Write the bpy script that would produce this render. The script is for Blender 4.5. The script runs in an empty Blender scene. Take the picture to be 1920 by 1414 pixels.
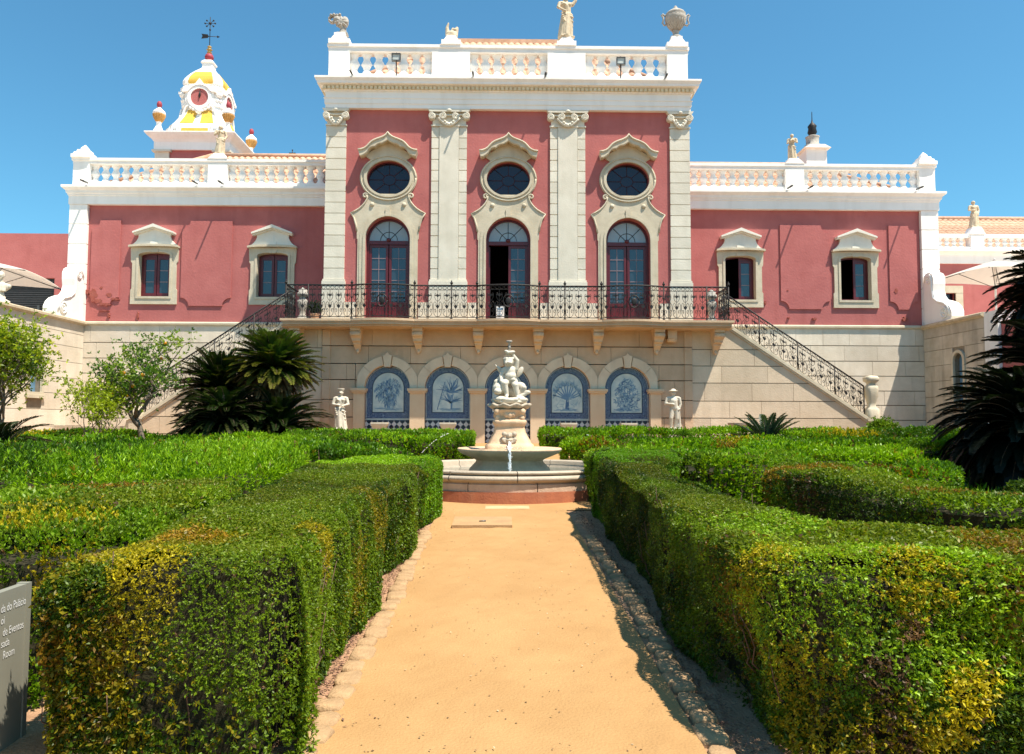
import bpy, math, random
import numpy as np
from mathutils import Vector, Matrix, Quaternion, geometry
S = bpy.context.scene
COL = S.collection
rad = math.radians
PI = math.pi
rnd = random.Random(7)
nrg = np.random.default_rng(11)

# ------------------------------------------------------------------ camera
F = 1400.0
CAM = Vector((-0.25, 0, 1.6))
R3 = Matrix.Rotation(rad(-0.9), 3, 'Z') @ Matrix.Rotation(rad(93.39), 3, 'X') @ Matrix.Rotation(rad(0.17), 3, 'Z')
def P(px, py, Y):                       # survey helper: photo pixel on the plane at distance Y -> point
    d = R3 @ Vector(((px - 960) / F, -(py - 707) / F, -1))
    return CAM + d * ((Y - CAM.y) / d.y)
def Z(y, Y=25.0): return P(952, y, Y).z
def Q(px, py, z):                       # photo pixel on a level plane
    d = R3 @ Vector(((px - 960) / F, -(py - 707) / F, -1))
    return CAM + d * ((z - CAM.z) / d.z)
cam = bpy.data.objects.new('camera', bpy.data.cameras.new('camera'))
COL.objects.link(cam)
cam.matrix_world = Matrix.Translation(CAM) @ R3.to_4x4()
cam.data.sensor_width = 36; cam.data.lens = F / 1920 * 36
cam.data.clip_end = 2000; cam.data.clip_start = 0.05
S.camera = cam
def zg(y): return 0.035 * min(max(y, 0.0), 24.5)

# ------------------------------------------------------------------ light
SUN = Vector((-1.55, 1.12, -4.0)).normalized()
sun = bpy.data.objects.new('sun', bpy.data.lights.new('sun', 'SUN'))
COL.objects.link(sun)
sun.rotation_euler = SUN.to_track_quat('-Z', 'Y').to_euler()
sun.location = (10, -10, 40)
sun.data.energy = 5.0; sun.data.angle = rad(0.55); sun.data.color = (1.0, 0.91, 0.78)
W = bpy.data.worlds.new("World"); S.world = W; W.use_nodes = True
nt = W.node_tree; nt.nodes.clear()
o = nt.nodes.new('ShaderNodeOutputWorld'); b = nt.nodes.new('ShaderNodeBackground'); k = nt.nodes.new('ShaderNodeTexSky')
k.sky_type = 'NISHITA'; k.sun_disc = False
k.sun_elevation = math.asin(-SUN.z); k.sun_rotation = math.atan2(-SUN.x, -SUN.y)
k.altitude = 0; k.air_density = 1.0; k.dust_density = 0.6; k.ozone_density = 2.2
b.inputs['Strength'].default_value = 0.104
hz = nt.nodes.new('ShaderNodeVectorMath'); hz.operation = 'MULTIPLY'; hz.inputs[1].default_value = (.51, .97, 1.01)   # clear Atlantic air: deeper blue
nt.links.new(k.outputs[0], hz.inputs[0]); nt.links.new(hz.outputs[0], b.inputs[0]); nt.links.new(b.outputs[0], o.inputs[0])
S.view_settings.view_transform = 'Standard'; S.view_settings.look = 'None'
S.view_settings.exposure = 0.82; S.view_settings.gamma = 1.0
S.render.engine = 'CYCLES'
try:
    S.cycles.use_denoising = True
    S.cycles.max_bounces = 7; S.cycles.transparent_max_bounces = 8
    S.cycles.caustics_reflective = False; S.cycles.caustics_refractive = False
except Exception: pass

# ------------------------------------------------------------------ materials
def L(*c): # sRGB 0-255 -> linear
    return tuple(((v/255)/12.92 if v/255 <= .04045 else (((v/255)+.055)/1.055)**2.4) for v in c)
def mat(name, c1, c2=None, scale=2.0, rough=.8, bump=0.0, bscale=30.0, streak=0.0, island=0.0, spec=.3, metal=0.0, ior=None, stain=None):
    m = bpy.data.materials.new(name); m.use_nodes = True
    n = m.node_tree; N = n.nodes; l = n.links
    p = N['Principled BSDF']; p.inputs['Roughness'].default_value = rough
    p.inputs['Specular IOR Level'].default_value = spec; p.inputs['Metallic'].default_value = metal
    if ior: p.inputs['IOR'].default_value = ior
    g = N.new('ShaderNodeNewGeometry')
    c2 = c2 or tuple(v * .8 for v in c1)
    no = N.new('ShaderNodeTexNoise'); no.inputs['Scale'].default_value = scale; no.inputs['Detail'].default_value = 8
    no.inputs['Roughness'].default_value = .62
    l.new(g.outputs['Position'], no.inputs['Vector'])
    r = N.new('ShaderNodeMapRange'); r.inputs['From Min'].default_value = .35; r.inputs['From Max'].default_value = .65
    l.new(no.outputs[0], r.inputs[0])
    mx = N.new('ShaderNodeMix'); mx.data_type = 'RGBA'
    mx.inputs[6].default_value = (*c1, 1); mx.inputs[7].default_value = (*c2, 1)
    l.new(r.outputs[0], mx.inputs[0]); out = mx.outputs[2]
    def mult(fac_out, lo, hi, out):
        q = N.new('ShaderNodeMapRange'); q.inputs['To Min'].default_value = lo; q.inputs['To Max'].default_value = hi
        l.new(fac_out, q.inputs[0])
        v = N.new('ShaderNodeVectorMath'); v.operation = 'SCALE'
        l.new(out, v.inputs[0]); l.new(q.outputs[0], v.inputs['Scale']); return v.outputs[0], q
    if island: out, _ = mult(g.outputs['Random Per Island'], 1 - island, 1 + island * .5, out)
    if streak:
        mp = N.new('ShaderNodeMapping'); mp.inputs['Scale'].default_value = (3.2, 3.2, .35)
        l.new(g.outputs['Position'], mp.inputs[0])
        n2 = N.new('ShaderNodeTexNoise'); n2.inputs['Scale'].default_value = 1.0; n2.inputs['Detail'].default_value = 7
        l.new(mp.outputs[0], n2.inputs['Vector'])
        if stain:
            q = N.new('ShaderNodeMapRange'); q.inputs['From Min'].default_value = .5; q.inputs['From Max'].default_value = .78
            q.inputs['To Max'].default_value = streak
            l.new(n2.outputs[0], q.inputs[0])
            m3 = N.new('ShaderNodeMix'); m3.data_type = 'RGBA'; m3.inputs[7].default_value = (*stain, 1)
            l.new(q.outputs[0], m3.inputs[0]); l.new(out, m3.inputs[6]); out = m3.outputs[2]
        else:
            out, q = mult(n2.outputs[0], 1.0, 1 - streak, out)
            q.inputs['From Min'].default_value = .48; q.inputs['From Max'].default_value = .8
    l.new(out, p.inputs['Base Color'])
    if bump:
        nb = N.new('ShaderNodeTexNoise'); nb.inputs['Scale'].default_value = bscale; nb.inputs['Detail'].default_value = 6
        l.new(g.outputs['Position'], nb.inputs['Vector'])
        bp = N.new('ShaderNodeBump'); bp.inputs['Strength'].default_value = bump; bp.inputs['Distance'].default_value = .02
        l.new(nb.outputs[0], bp.inputs['Height']); l.new(bp.outputs[0], p.inputs['Normal'])
    return m
M = {}
M['pink'] = mat('pink plaster', (.465,.150,.140), (.41,.124,.116), 1.3, .92, .4, 14, .34, stain=(.31,.085,.075))
M['pink2'] = mat('pink plaster panel', (.475,.154,.143), (.42,.128,.120), 1.4, .92, .4, 14, .25, stain=(.33,.09,.08))
M['scar'] = mat('bare render', (.30,.075,.055), (.36,.11,.085), 9, .95, .8, 40)
M['white'] = mat('white lime wash', (.93,.905,.865), (.88,.85,.80), 1.1, .85, .25, 14, .26, stain=(.55,.51,.45))
M['stone'] = mat('pale limestone', (.74,.69,.58), (.65,.60,.49), 1.6, .85, .3, 25, .22, .08, stain=(.42,.39,.32))
M['stone3'] = mat('clean limestone', (.80,.77,.69), (.72,.69,.60), 1.6, .85, .2, 25, .15, stain=(.5,.47,.4))
M['dentil'] = mat('yellowed dentils', (.78,.68,.48), (.66,.56,.38), 3, .85)
M['slab'] = mat('pale sandy slab', (.52,.38,.21), (.46,.32,.17), 6, .9)
M['archstone'] = mat('warm arch stone', (.76,.62,.45), (.66,.52,.37), 2, .85, .25, 25, .25, stain=(.42,.32,.22))
M['stone2'] = mat('cream limestone', (.62,.55,.42), (.52,.45,.33), 2.2, .85, .3, 25, .2, stain=(.3,.25,.18))
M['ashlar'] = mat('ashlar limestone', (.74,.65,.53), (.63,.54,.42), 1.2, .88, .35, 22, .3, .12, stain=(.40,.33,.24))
M['ashlarw'] = mat('shaded warm ashlar', (.66,.475,.315), (.56,.39,.25), 1.3, .88, .35, 22, .35, .14, stain=(.34,.24,.15))  # browner than the stair stone: shade and sand bounce put into colour
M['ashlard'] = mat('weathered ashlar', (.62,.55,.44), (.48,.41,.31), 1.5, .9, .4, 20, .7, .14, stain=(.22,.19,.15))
M['groove'] = mat('mortar', (.30,.25,.19), (.22,.18,.13), 4, .95)
M['marble'] = mat('white marble', (.64,.58,.48), (.54,.48,.38), 6, .6, .3, 60, .25, stain=(.40,.34,.26))
M['ochre'] = mat('ochre marble', (.62,.52,.37), (.50,.40,.27), 8, .7, .3, 60, .4, stain=(.30,.22,.13))
M['greystone'] = mat('grey stone', (.46,.43,.38), (.33,.30,.26), 14, .85, .5, 60, .3, stain=(.2,.18,.15))
M['fstone'] = mat('fountain stone', (.72,.50,.32), (.60,.40,.25), 5, .65, .3, 40, .5, stain=(.27,.20,.12))
M['kerb'] = mat('basin kerb stone', (.62,.46,.33), (.50,.35,.24), 5, .75, .3, 40, .3, .12, stain=(.3,.2,.13))
M['kerbw'] = mat('basin rim stone', (.48,.40,.30), (.39,.32,.24), 5, .6, .3, 40, .3, .06, stain=(.4,.33,.25))
M['redplinth'] = mat('red washed plinth', (.46,.16,.08), (.38,.13,.07), 7, .85, .3, 40, .4, stain=(.5,.33,.2))
M['redwood'] = mat('oxblood painted wood', (.115,.010,.016), (.09,.008,.012), 6, .35, spec=.5)
M['glass'] = mat('window glass', (.022,.034,.05), (.03,.042,.055), 1.5, .04, .06, 3, spec=.5, ior=1.75)
M['glasspale'] = mat('fanlight glass', (.36,.42,.45), (.30,.37,.41), 2, .12, spec=.5)
M['glassdark'] = mat('oval glass', (.018,.010,.022), (.012,.010,.018), 2.5, .08, .06, 3, spec=.5, ior=1.5)
M['glassblue'] = mat('blue pane', (.16,.30,.42), (.10,.2,.3), 3, .2, spec=.5)
M['muntin'] = mat('glazing bars', (.30,.22,.24), None, 4, .5)
M['muntinred'] = mat('dark glazing bars', (.05,.012,.02), None, 4, .5)
M['dark'] = mat('room darkness', (.02,.018,.018), None, 2, .9)  # interior darkness put into the colour of the rooms behind the openings
M['room'] = mat('room plaster', (.22,.2,.18), None, 2, .9)
M['iron'] = mat('wrought iron', (.022,.021,.022), (.04,.035,.032), 30, .5, .3, 80, metal=.4)
M['terra'] = mat('terracotta tile', (.66,.42,.29), (.52,.30,.19), 5, .85, .3, 60, .3, .22, stain=(.28,.2,.14))
M['yellow'] = mat('ochre yellow plaster', (.74,.46,.07), (.64,.38,.06), 2.5, .9, .3, 20, .4, stain=(.55,.34,.10))
M['gold'] = mat('dull gold', (.55,.36,.12), (.4,.25,.08), 8, .5)
M['orange'] = mat('fluted ochre paint', (.62,.34,.10), (.5,.27,.08), 6, .7)
M['crimson'] = mat('crimson paint', (.38,.05,.07), (.3,.04,.05), 5, .6)
M['greyline'] = mat('grey line paint', (.30,.29,.28), None, 4, .8)
M['soil'] = mat('reddish garden soil', (.44,.265,.155), (.32,.185,.105), 7, .95, .8, 60)
M['pave'] = mat('edging stone', (.44,.285,.15), (.33,.21,.11), 12, .85, .5, 60, 0, .2)
M['water'] = mat('pool water', (.06,.09,.08), (.05,.08,.07), 2, .03, .4, 12, spec=.6)
M['jet'] = mat('falling water', (.93,.93,.92), (.85,.86,.86), 30, .35, spec=.4)
M['canvas'] = mat('white canvas', (.80,.78,.75), (.75,.73,.7), 3, .8)
_n = M['canvas'].node_tree; _t = _n.nodes.new('ShaderNodeBsdfTranslucent'); _t.inputs[0].default_value = (.75,.68,.62,1); _x = _n.nodes.new('ShaderNodeMixShader'); _x.inputs[0].default_value = .5
_n.links.new(_n.nodes['Principled BSDF'].outputs[0], _x.inputs[1]); _n.links.new(_t.outputs[0], _x.inputs[2]); _n.links.new(_x.outputs[0], _n.nodes['Material Output'].inputs['Surface'])
M['bark'] = mat('grey bark', (.22,.18,.14), (.12,.095,.07), 18, .95, .8, 60)
M['twig'] = mat('hedge core', (.045,.036,.018), (.022,.024,.010), 9, .95, .6, 40)  # for the light-blocking core inside each hedge
M['deadtwig'] = mat('bare twigs', (.17,.10,.065), (.08,.05,.035), 12, .9)
M['sagotrunk'] = mat('cycad trunk', (.10,.07,.045), (.05,.035,.022), 14, .95, 1, 40)
M['orangefruit'] = mat('orange peel', (.75,.27,.02), None, 20, .45)
M['sign'] = mat('sign panel', (.25,.245,.195), (.215,.21,.17), 3, .45)
M['lettering'] = mat('white lettering', (.80,.80,.78), None, 3, .6)
M['hatch'] = mat('hatch cover', (.44,.27,.13), (.36,.22,.11), 6, .8, .3, 50)
M['metal'] = mat('grey metal', (.12,.12,.115), None, 9, .4, metal=.6)
M['lampglass'] = mat('lamp glass', (.62,.66,.62), None, 9, .1)
M['shutter'] = mat('dark grey shutter', (.035,.037,.04), (.05,.05,.052), 5, .5)
M['azfield'] = mat('azulejo ground', (.60,.63,.60), (.36,.44,.49), 3.4, .15, .0, spec=.5)
for i, c in enumerate([(.05,.11,.25), (.12,.22,.37), (.23,.34,.45), (.36,.46,.51)]): M['az%d' % i] = mat('azulejo blue %d' % i, c, tuple(v*.85 for v in c), 8, .2, spec=.5)
M['azline'] = mat('azulejo dark line', (.012,.02,.075), None, 8, .2, spec=.5)
def az_border():
    m = mat('azulejo border', (.02,.04,.14), None, 8, .18, spec=.5)
    N = m.node_tree.nodes; l = m.node_tree.links; p = N['Principled BSDF']
    g = N.new('ShaderNodeNewGeometry')
    v = N.new('ShaderNodeTexVoronoi'); v.inputs['Scale'].default_value = 11; v.feature = 'F1'
    n = N.new('ShaderNodeTexNoise'); n.inputs['Scale'].default_value = 9; n.inputs['Detail'].default_value = 1
    a = N.new('ShaderNodeVectorMath'); a.operation = 'MULTIPLY_ADD'; a.inputs[1].default_value = (.09,.09,.09)
    l.new(n.outputs['Color'], a.inputs[0]); l.new(g.outputs['Position'], a.inputs[2]); l.new(a.outputs[0], v.inputs['Vector'])
    s = N.new('ShaderNodeMath'); s.operation = 'SINE'
    s0 = N.new('ShaderNodeMath'); s0.operation = 'MULTIPLY'; s0.inputs[1].default_value = 34
    l.new(v.outputs['Distance'], s0.inputs[0]); l.new(s0.outputs[0], s.inputs[0])
    r = N.new('ShaderNodeValToRGB'); e = r.color_ramp.elements
    e[0].position = .30; e[0].color = (.010,.022,.11,1); e[1].position = .96; e[1].color = (.34,.41,.56,1)
    x = e.new(.74); x.color = (.022,.05,.19,1)
    l.new(s.outputs[0], r.inputs[0]); l.new(r.outputs[0], p.inputs['Base Color']); return m
M['azborder'] = az_border()
def leaf_mat(name, trans=.36, rough=.45, spec=.28):
    m = bpy.data.materials.new(name); m.use_nodes = True
    N = m.node_tree.nodes; l = m.node_tree.links; p = N['Principled BSDF']
    a = N.new('ShaderNodeAttribute'); a.attribute_name = 'Col'
    p.inputs['Roughness'].default_value = rough; p.inputs['Specular IOR Level'].default_value = spec
    l.new(a.outputs['Color'], p.inputs['Base Color'])
    t = N.new('ShaderNodeBsdfTranslucent'); h = N.new('ShaderNodeVectorMath'); h.operation = 'MULTIPLY'
    h.inputs[1].default_value = (1.25, 1.3, .5); l.new(a.outputs['Color'], h.inputs[0]); l.new(h.outputs[0], t.inputs[0])
    mx = N.new('ShaderNodeMixShader'); mx.inputs[0].default_value = trans
    l.new(p.outputs[0], mx.inputs[1]); l.new(t.outputs[0], mx.inputs[2])
    l.new(mx.outputs[0], N['Material Output'].inputs['Surface']); return m
M['leaf'] = leaf_mat('leaves')
M['leafmatt'] = leaf_mat('dry leaves', .15, .8, .2)
M['frond'] = leaf_mat('fronds', .18, .45, .25)
def sand_mat():
    m = mat('orange sand', (.425,.255,.112), (.375,.218,.092), 1.6, .95, .4, 70, spec=.1)
    N = m.node_tree.nodes; l = m.node_tree.links; p = N['Principled BSDF']
    g = N.new('ShaderNodeNewGeometry'); n = N.new('ShaderNodeTexNoise'); n.inputs['Scale'].default_value = 60; n.inputs['Detail'].default_value = 10
    n.inputs['Roughness'].default_value = .8
    l.new(g.outputs['Position'], n.inputs['Vector'])
    src = p.inputs['Base Color'].links[0].from_socket
    q = N.new('ShaderNodeMapRange'); q.inputs['From Min'].default_value = .35; q.inputs['From Max'].default_value = .7
    q.inputs['To Min'].default_value = .92; q.inputs['To Max'].default_value = 1.06; l.new(n.outputs[0], q.inputs[0])
    v = N.new('ShaderNodeVectorMath'); v.operation = 'SCALE'; l.new(src, v.inputs[0]); l.new(q.outputs[0], v.inputs['Scale'])
    l.new(v.outputs[0], p.inputs['Base Color']); return m
M['sand'] = sand_mat()

# ------------------------------------------------------------------ objects
BASE = {}
def thing(name, label, cat, loc=(0,0,0), group=None):
    o = bpy.data.objects.new(name, None); COL.objects.link(o); o.location = loc
    o.empty_display_size = .2
    o['label'] = label; o['category'] = cat
    if group: o['group'] = group
    BASE[o.name] = Vector(loc); return o
def tag(o, label, cat, group=None, kind=None):
    o['label'] = label; o['category'] = cat
    if group: o['group'] = group
    if kind: o['kind'] = kind
    return o
def origin(o):
    return BASE.get(o.name, Vector((0,0,0))) if o else Vector((0,0,0))
class MB:
    def __init__(s): s.v = []; s.f = []; s.mi = []; s.sm = []
    def add(s, v, f, m=0, sm=False):
        k = len(s.v); s.v += [tuple(p) for p in v]
        for q in f: s.f.append([i + k for i in q]); s.mi.append(m); s.sm.append(sm)
    def box(s, x0, x1, y0, y1, z0, z1, m=0):
        s.add([(x0,y0,z0),(x1,y0,z0),(x1,y1,z0),(x0,y1,z0),(x0,y0,z1),(x1,y0,z1),(x1,y1,z1),(x0,y1,z1)],
              [(0,3,2,1),(4,5,6,7),(0,1,5,4),(1,2,6,5),(2,3,7,6),(3,0,4,7)], m)
    def prism(s, poly, a, b, m=0, holes=(), axis='y', msides=None):
        # poly in (x,z) for axis y, (x,y) for axis z, (y,z) for axis x
        def mk(u, w, t): return (u,t,w) if axis == 'y' else ((u,w,t) if axis == 'z' else (t,u,w))
        ms = m if msides is None else msides
        loops = [list(poly)] + [list(h) for h in holes]
        if holes:
            tri = geometry.tessellate_polygon([[Vector((u,w,0)) for u, w in lp] for lp in loops])
        else: tri = [list(range(len(poly)))]
        flat = [q for lp in loops for q in lp]; n = len(flat)
        s.add([mk(u,w,a) for u, w in flat], tri, m); s.add([mk(u,w,b) for u, w in flat], [list(reversed(t)) for t in tri], m)
        for lp in loops:
            c = len(lp)
            s.add([mk(u,w,a) for u,w in lp] + [mk(u,w,b) for u,w in lp], [(i,(i+1)%c,c+(i+1)%c,c+i) for i in range(c)], ms)
    def lathe(s, prof, c=(0,0,0), seg=20, m=0, sm=True, sq=0.0, sy=1.0, rot=0.0, a0=0.0, a1=2*PI, cap=True):
        full = abs(a1 - a0 - 2*PI) < 1e-6; n = seg if full else seg + 1
        v = []
        for r, z in prof:
            for i in range(n):
                t = a0 + (a1-a0) * i / seg; ct, st = math.cos(t), math.sin(t)
                q = 1.0
                if sq: q = (1-sq) + sq / max(abs(ct), abs(st))
                x, y = r*q*ct, r*q*st*sy
                v.append((c[0] + x*math.cos(rot) - y*math.sin(rot), c[1] + x*math.sin(rot) + y*math.cos(rot), c[2] + z))
        f = []
        for j in range(len(prof)-1):
            for i in range(n if full else n-1):
                i2 = (i+1) % n
                f.append((j*n+i, j*n+i2, (j+1)*n+i2, (j+1)*n+i))
        s.add(v, f, m, sm)
        if cap and full:
            k = (len(prof)-1)*n
            if prof[0][0] > 1e-4: s.add([v[i] for i in range(n)], [list(range(n))[::-1]], m)
            if prof[-1][0] > 1e-4: s.add([v[k+i] for i in range(n)], [list(range(n))], m)
    def tube(s, pts, r, seg=6, m=0, sm=True, cap=True):
        pts = [Vector(p) for p in pts]; n = len(pts)
        rr = r if isinstance(r, (list, tuple)) else [r]*n
        up = None; v = []
        for i in range(n):
            d = (pts[min(i+1,n-1)] - pts[max(i-1,0)])
            if d.length < 1e-9: d = Vector((0,0,1))
            d.normalize()
            if up is None: up = d.orthogonal().normalized()
            else:
                up = up - d * up.dot(d)
                up = up.normalized() if up.length > 1e-6 else d.orthogonal().normalized()
            w = d.cross(up)
            for k in range(seg):
                t = 2*PI*k/seg; v.append(pts[i] + (up*math.cos(t) + w*math.sin(t))*rr[i])
        f = [(j*seg+k, j*seg+(k+1)%seg, (j+1)*seg+(k+1)%seg, (j+1)*seg+k) for j in range(n-1) for k in range(seg)]
        if cap: f += [list(range(seg))[::-1], [(n-1)*seg+k for k in range(seg)]]
        s.add(v, f, m, sm)
    def ell(s, c, r, m=0, rotz=0.0, rotx=0.0, roty=0.0, nu=12, nv=8):
        Rm = Matrix.Rotation(rotz,3,'Z') @ Matrix.Rotation(roty,3,'Y') @ Matrix.Rotation(rotx,3,'X'); c = Vector(c)
        if not hasattr(r, '__len__'): r = (r,r,r)
        v = [c + Rm @ Vector((0,0,-r[2]))]
        for j in range(1, nv):
            t = -PI/2 + PI*j/nv
            for i in range(nu):
                p = 2*PI*i/nu; v.append(c + Rm @ Vector((r[0]*math.cos(t)*math.cos(p), r[1]*math.cos(t)*math.sin(p), r[2]*math.sin(t))))
        v.append(c + Rm @ Vector((0,0,r[2]))); e = len(v)-1
        f = [(0, 1+(i+1)%nu, 1+i) for i in range(nu)]
        for j in range(nv-2):
            f += [(1+j*nu+i, 1+j*nu+(i+1)%nu, 1+(j+1)*nu+(i+1)%nu, 1+(j+1)*nu+i) for i in range(nu)]
        k = 1+(nv-2)*nu; f += [(k+i, k+(i+1)%nu, e) for i in range(nu)]
        s.add(v, f, m, True)
    def cap(s, a, b, ra, rb, m=0):       # tapered capsule
        a, b = Vector(a), Vector(b); d = b - a; ln = d.length or 1e-6; q = d.to_track_quat('Z', 'Y')
        prof = [(max(ra*math.sin(t), 1e-4), -ra*math.cos(t)) for t in (0, .5, 1.0, PI/2)] + [(max(rb*math.cos(t),1e-4), ln + rb*math.sin(t)) for t in (0, .5, 1.0, PI/2)]
        k = len(s.v); s.lathe(prof, (0,0,0), 12, m, True)
        for i in range(k, len(s.v)): s.v[i] = tuple(a + q @ Vector(s.v[i]))
    def sweep(s, path, prof, m=0, closed=False, sm=False, ends=True):
        # profile (offset outwards = right of travel, z) swept along a level polyline with mitred corners
        n = len(path); pts = [Vector((p[0], p[1])) for p in path]; v = []
        for i in range(n):
            ds = []
            if i > 0 or closed: ds.append((pts[i]-pts[i-1]).normalized())
            if i < n-1 or closed: ds.append((pts[(i+1)%n]-pts[i]).normalized())
            ns = [Vector((d.y, -d.x)) for d in ds]
            if len(ns) == 2:
                w = (ns[0]+ns[1]); w = w / max(w.dot(ns[0]), .2)
            else: w = ns[0]
            for o_, z in prof: v.append((pts[i].x + w.x*o_, pts[i].y + w.y*o_, z))
        k = len(prof)
        f = [(i*k+j, ((i+1)%n)*k+j, ((i+1)%n)*k+j+1, i*k+j+1) for i in range(n if closed else n-1) for j in range(k-1)]
        s.add(v, f, m, sm)
        if ends and not closed: s.add(v[:k], [list(range(k))], m); s.add(v[-k:], [list(range(k))[::-1]], m)
    def build(s, name, mats, parent=None, loc=None, offset=True):
        me = bpy.data.meshes.new(name)
        L0 = origin(parent) if offset else Vector((0,0,0))
        if loc is not None and offset: L0 = Vector(loc)
        me.from_pydata([(p[0]-L0.x, p[1]-L0.y, p[2]-L0.z) for p in s.v], [], s.f)
        for m_ in (mats if isinstance(mats, (list, tuple)) else [mats]): me.materials.append(M[m_] if isinstance(m_, str) else m_)
        me.polygons.foreach_set('material_index', s.mi); me.polygons.foreach_set('use_smooth', s.sm)
        me.update()
        o = bpy.data.objects.new(name, me); COL.objects.link(o)
        if parent:
            o.parent = parent; BASE[o.name] = origin(parent)
        elif loc is not None: o.location = loc; BASE[o.name] = Vector(loc)
        return o
def copy_to(src, parent, loc):           # linked copy of a part at a world position
    c = src.copy(); COL.objects.link(c); c.parent = parent; c.location = Vector(loc) - origin(parent); return c
def copy_thing(root, loc, rotz=0.0, label=None, scale=None):
    r = root.copy(); COL.objects.link(r); r.location = loc; r.rotation_euler = (0,0,rotz)
    if scale: r.scale = scale
    if label: r['label'] = label
    for ch in root.children:
        c = ch.copy(); COL.objects.link(c); c.parent = r
        for g in ch.children:
            d = g.copy(); COL.objects.link(d); d.parent = c
    return r
def arc(cx, cz, r, t0, t1, n, rz=None):
    rz = r if rz is None else rz
    return [(cx + r*math.cos(rad(t0+(t1-t0)*i/n)), cz + rz*math.sin(rad(t0+(t1-t0)*i/n))) for i in range(n+1)]
def mir(half):                           # right half outline bottom->top  => closed polygon
    return half + [(-x, z) for x, z in reversed(half) if abs(x) > 1e-6]
def shift(poly, dx, dz=0.0): return [(x+dx, z+dz) for x, z in poly]
def clip(poly, a, b, c):                 # keep a*x+b*z<=c
    out = []
    for i in range(len(poly)):
        p, q = poly[i], poly[(i+1) % len(poly)]
        dp, dq = a*p[0]+b*p[1]-c, a*q[0]+b*q[1]-c
        if dp <= 0: out.append(p)
        if (dp < 0 < dq) or (dq < 0 < dp):
            t = dp/(dp-dq); out.append((p[0]+t*(q[0]-p[0]), p[1]+t*(q[1]-p[1])))
    return out
def ashlar(mb, x0, x1, zs, yf, th, blen=1.3, gap=.022, clips=(), m=0, axis='y', r=None):
    r = r or rnd
    for j in range(len(zs)-1):
        z0, z1 = zs[j]+gap/2, zs[j+1]-gap/2
        x = x0 + (-.5*blen*(j % 2) - r.uniform(0,.3)*blen)
        while x < x1:
            w = blen*r.uniform(.75,1.25); a, b2 = max(x,x0), min(x+w,x1)-.010; x += w
            if b2-a < .06: continue
            poly = [(a,z0),(b2,z0),(b2,z1),(a,z1)]
            for cl in clips: 
                poly = clip(poly, *cl)
                if len(poly) < 3: break
            if len(poly) >= 3: mb.prism(poly, yf + r.uniform(-.004,.004) , yf+th, m, axis=axis)
def blob(name, fn, voxel, m, parent=None, loc=None, smooth=4, mirror=False):
    mb = MB(); fn(mb)
    o = mb.build(name, m, parent, loc)
    r = o.modifiers.new('merge', 'REMESH'); r.mode = 'VOXEL'; r.voxel_size = voxel; r.use_smooth_shade = True
    if smooth:
        q = o.modifiers.new('soften', 'SMOOTH'); q.factor = .5; q.iterations = smooth
    return o
# ================================================================== THE PALACE
YC, YW, YB = 25.0, 27.0, 24.1           # block wall, wing wall, balcony edge
ZF = 4.9                                # piano nobile floor
palace = thing('palace', 'long rose pink palace with white balustrades, tall central block, balcony and blue tile arcade', 'palace', (0, YC, zg(25)))
# --- shells
b = MB()
DX = (-4.07, 0.0, 4.07)
def door_open(cx): return [(cx+.75, ZF), (cx+.75, Z(450))] + shift(arc(0, Z(450), .75, 0, 180, 20), cx)[1:-1] + [(cx-.75, Z(450)), (cx-.75, ZF)]
ZO = Z(336.5); ORX, ORZ = .735, .60
def ell_pts(cx, cz, rx, rz, n=40): return [(cx+rx*math.cos(2*PI*i/n), cz+rz*math.sin(2*PI*i/n)) for i in range(n)]
b.prism([(-6.15,4.72),(6.15,4.72),(6.15,12.3),(-6.15,12.3)], YC, YC+.5, 0, [door_open(c) for c in DX] + [ell_pts(c, ZO, ORX, ORZ) for c in DX])
b.box(-6.15,-5.7,YC+.5,37,.5,12.3); b.box(5.7,6.15,YC+.5,37,.5,12.3); b.box(-5.7,5.7,36.5,37,.5,12.3)
b.build('block_wall', 'pink', palace)
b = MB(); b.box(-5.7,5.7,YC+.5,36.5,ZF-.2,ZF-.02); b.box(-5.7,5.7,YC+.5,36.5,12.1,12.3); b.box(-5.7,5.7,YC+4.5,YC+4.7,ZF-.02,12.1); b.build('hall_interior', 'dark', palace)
ZWT = Z(390, YW)                        # top of the wing walls
WIN = (8.53, 12.79); ZS = Z(560, YW)    # window centres and sill
def win_open(cx): return [(cx-.56,ZS),(cx+.56,ZS),(cx+.56,ZS+1.5)] + shift(arc(0,ZS+1.5,.56,0,180,10,.12),cx)[1:-1] + [(cx-.56,ZS+1.5)]
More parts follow.
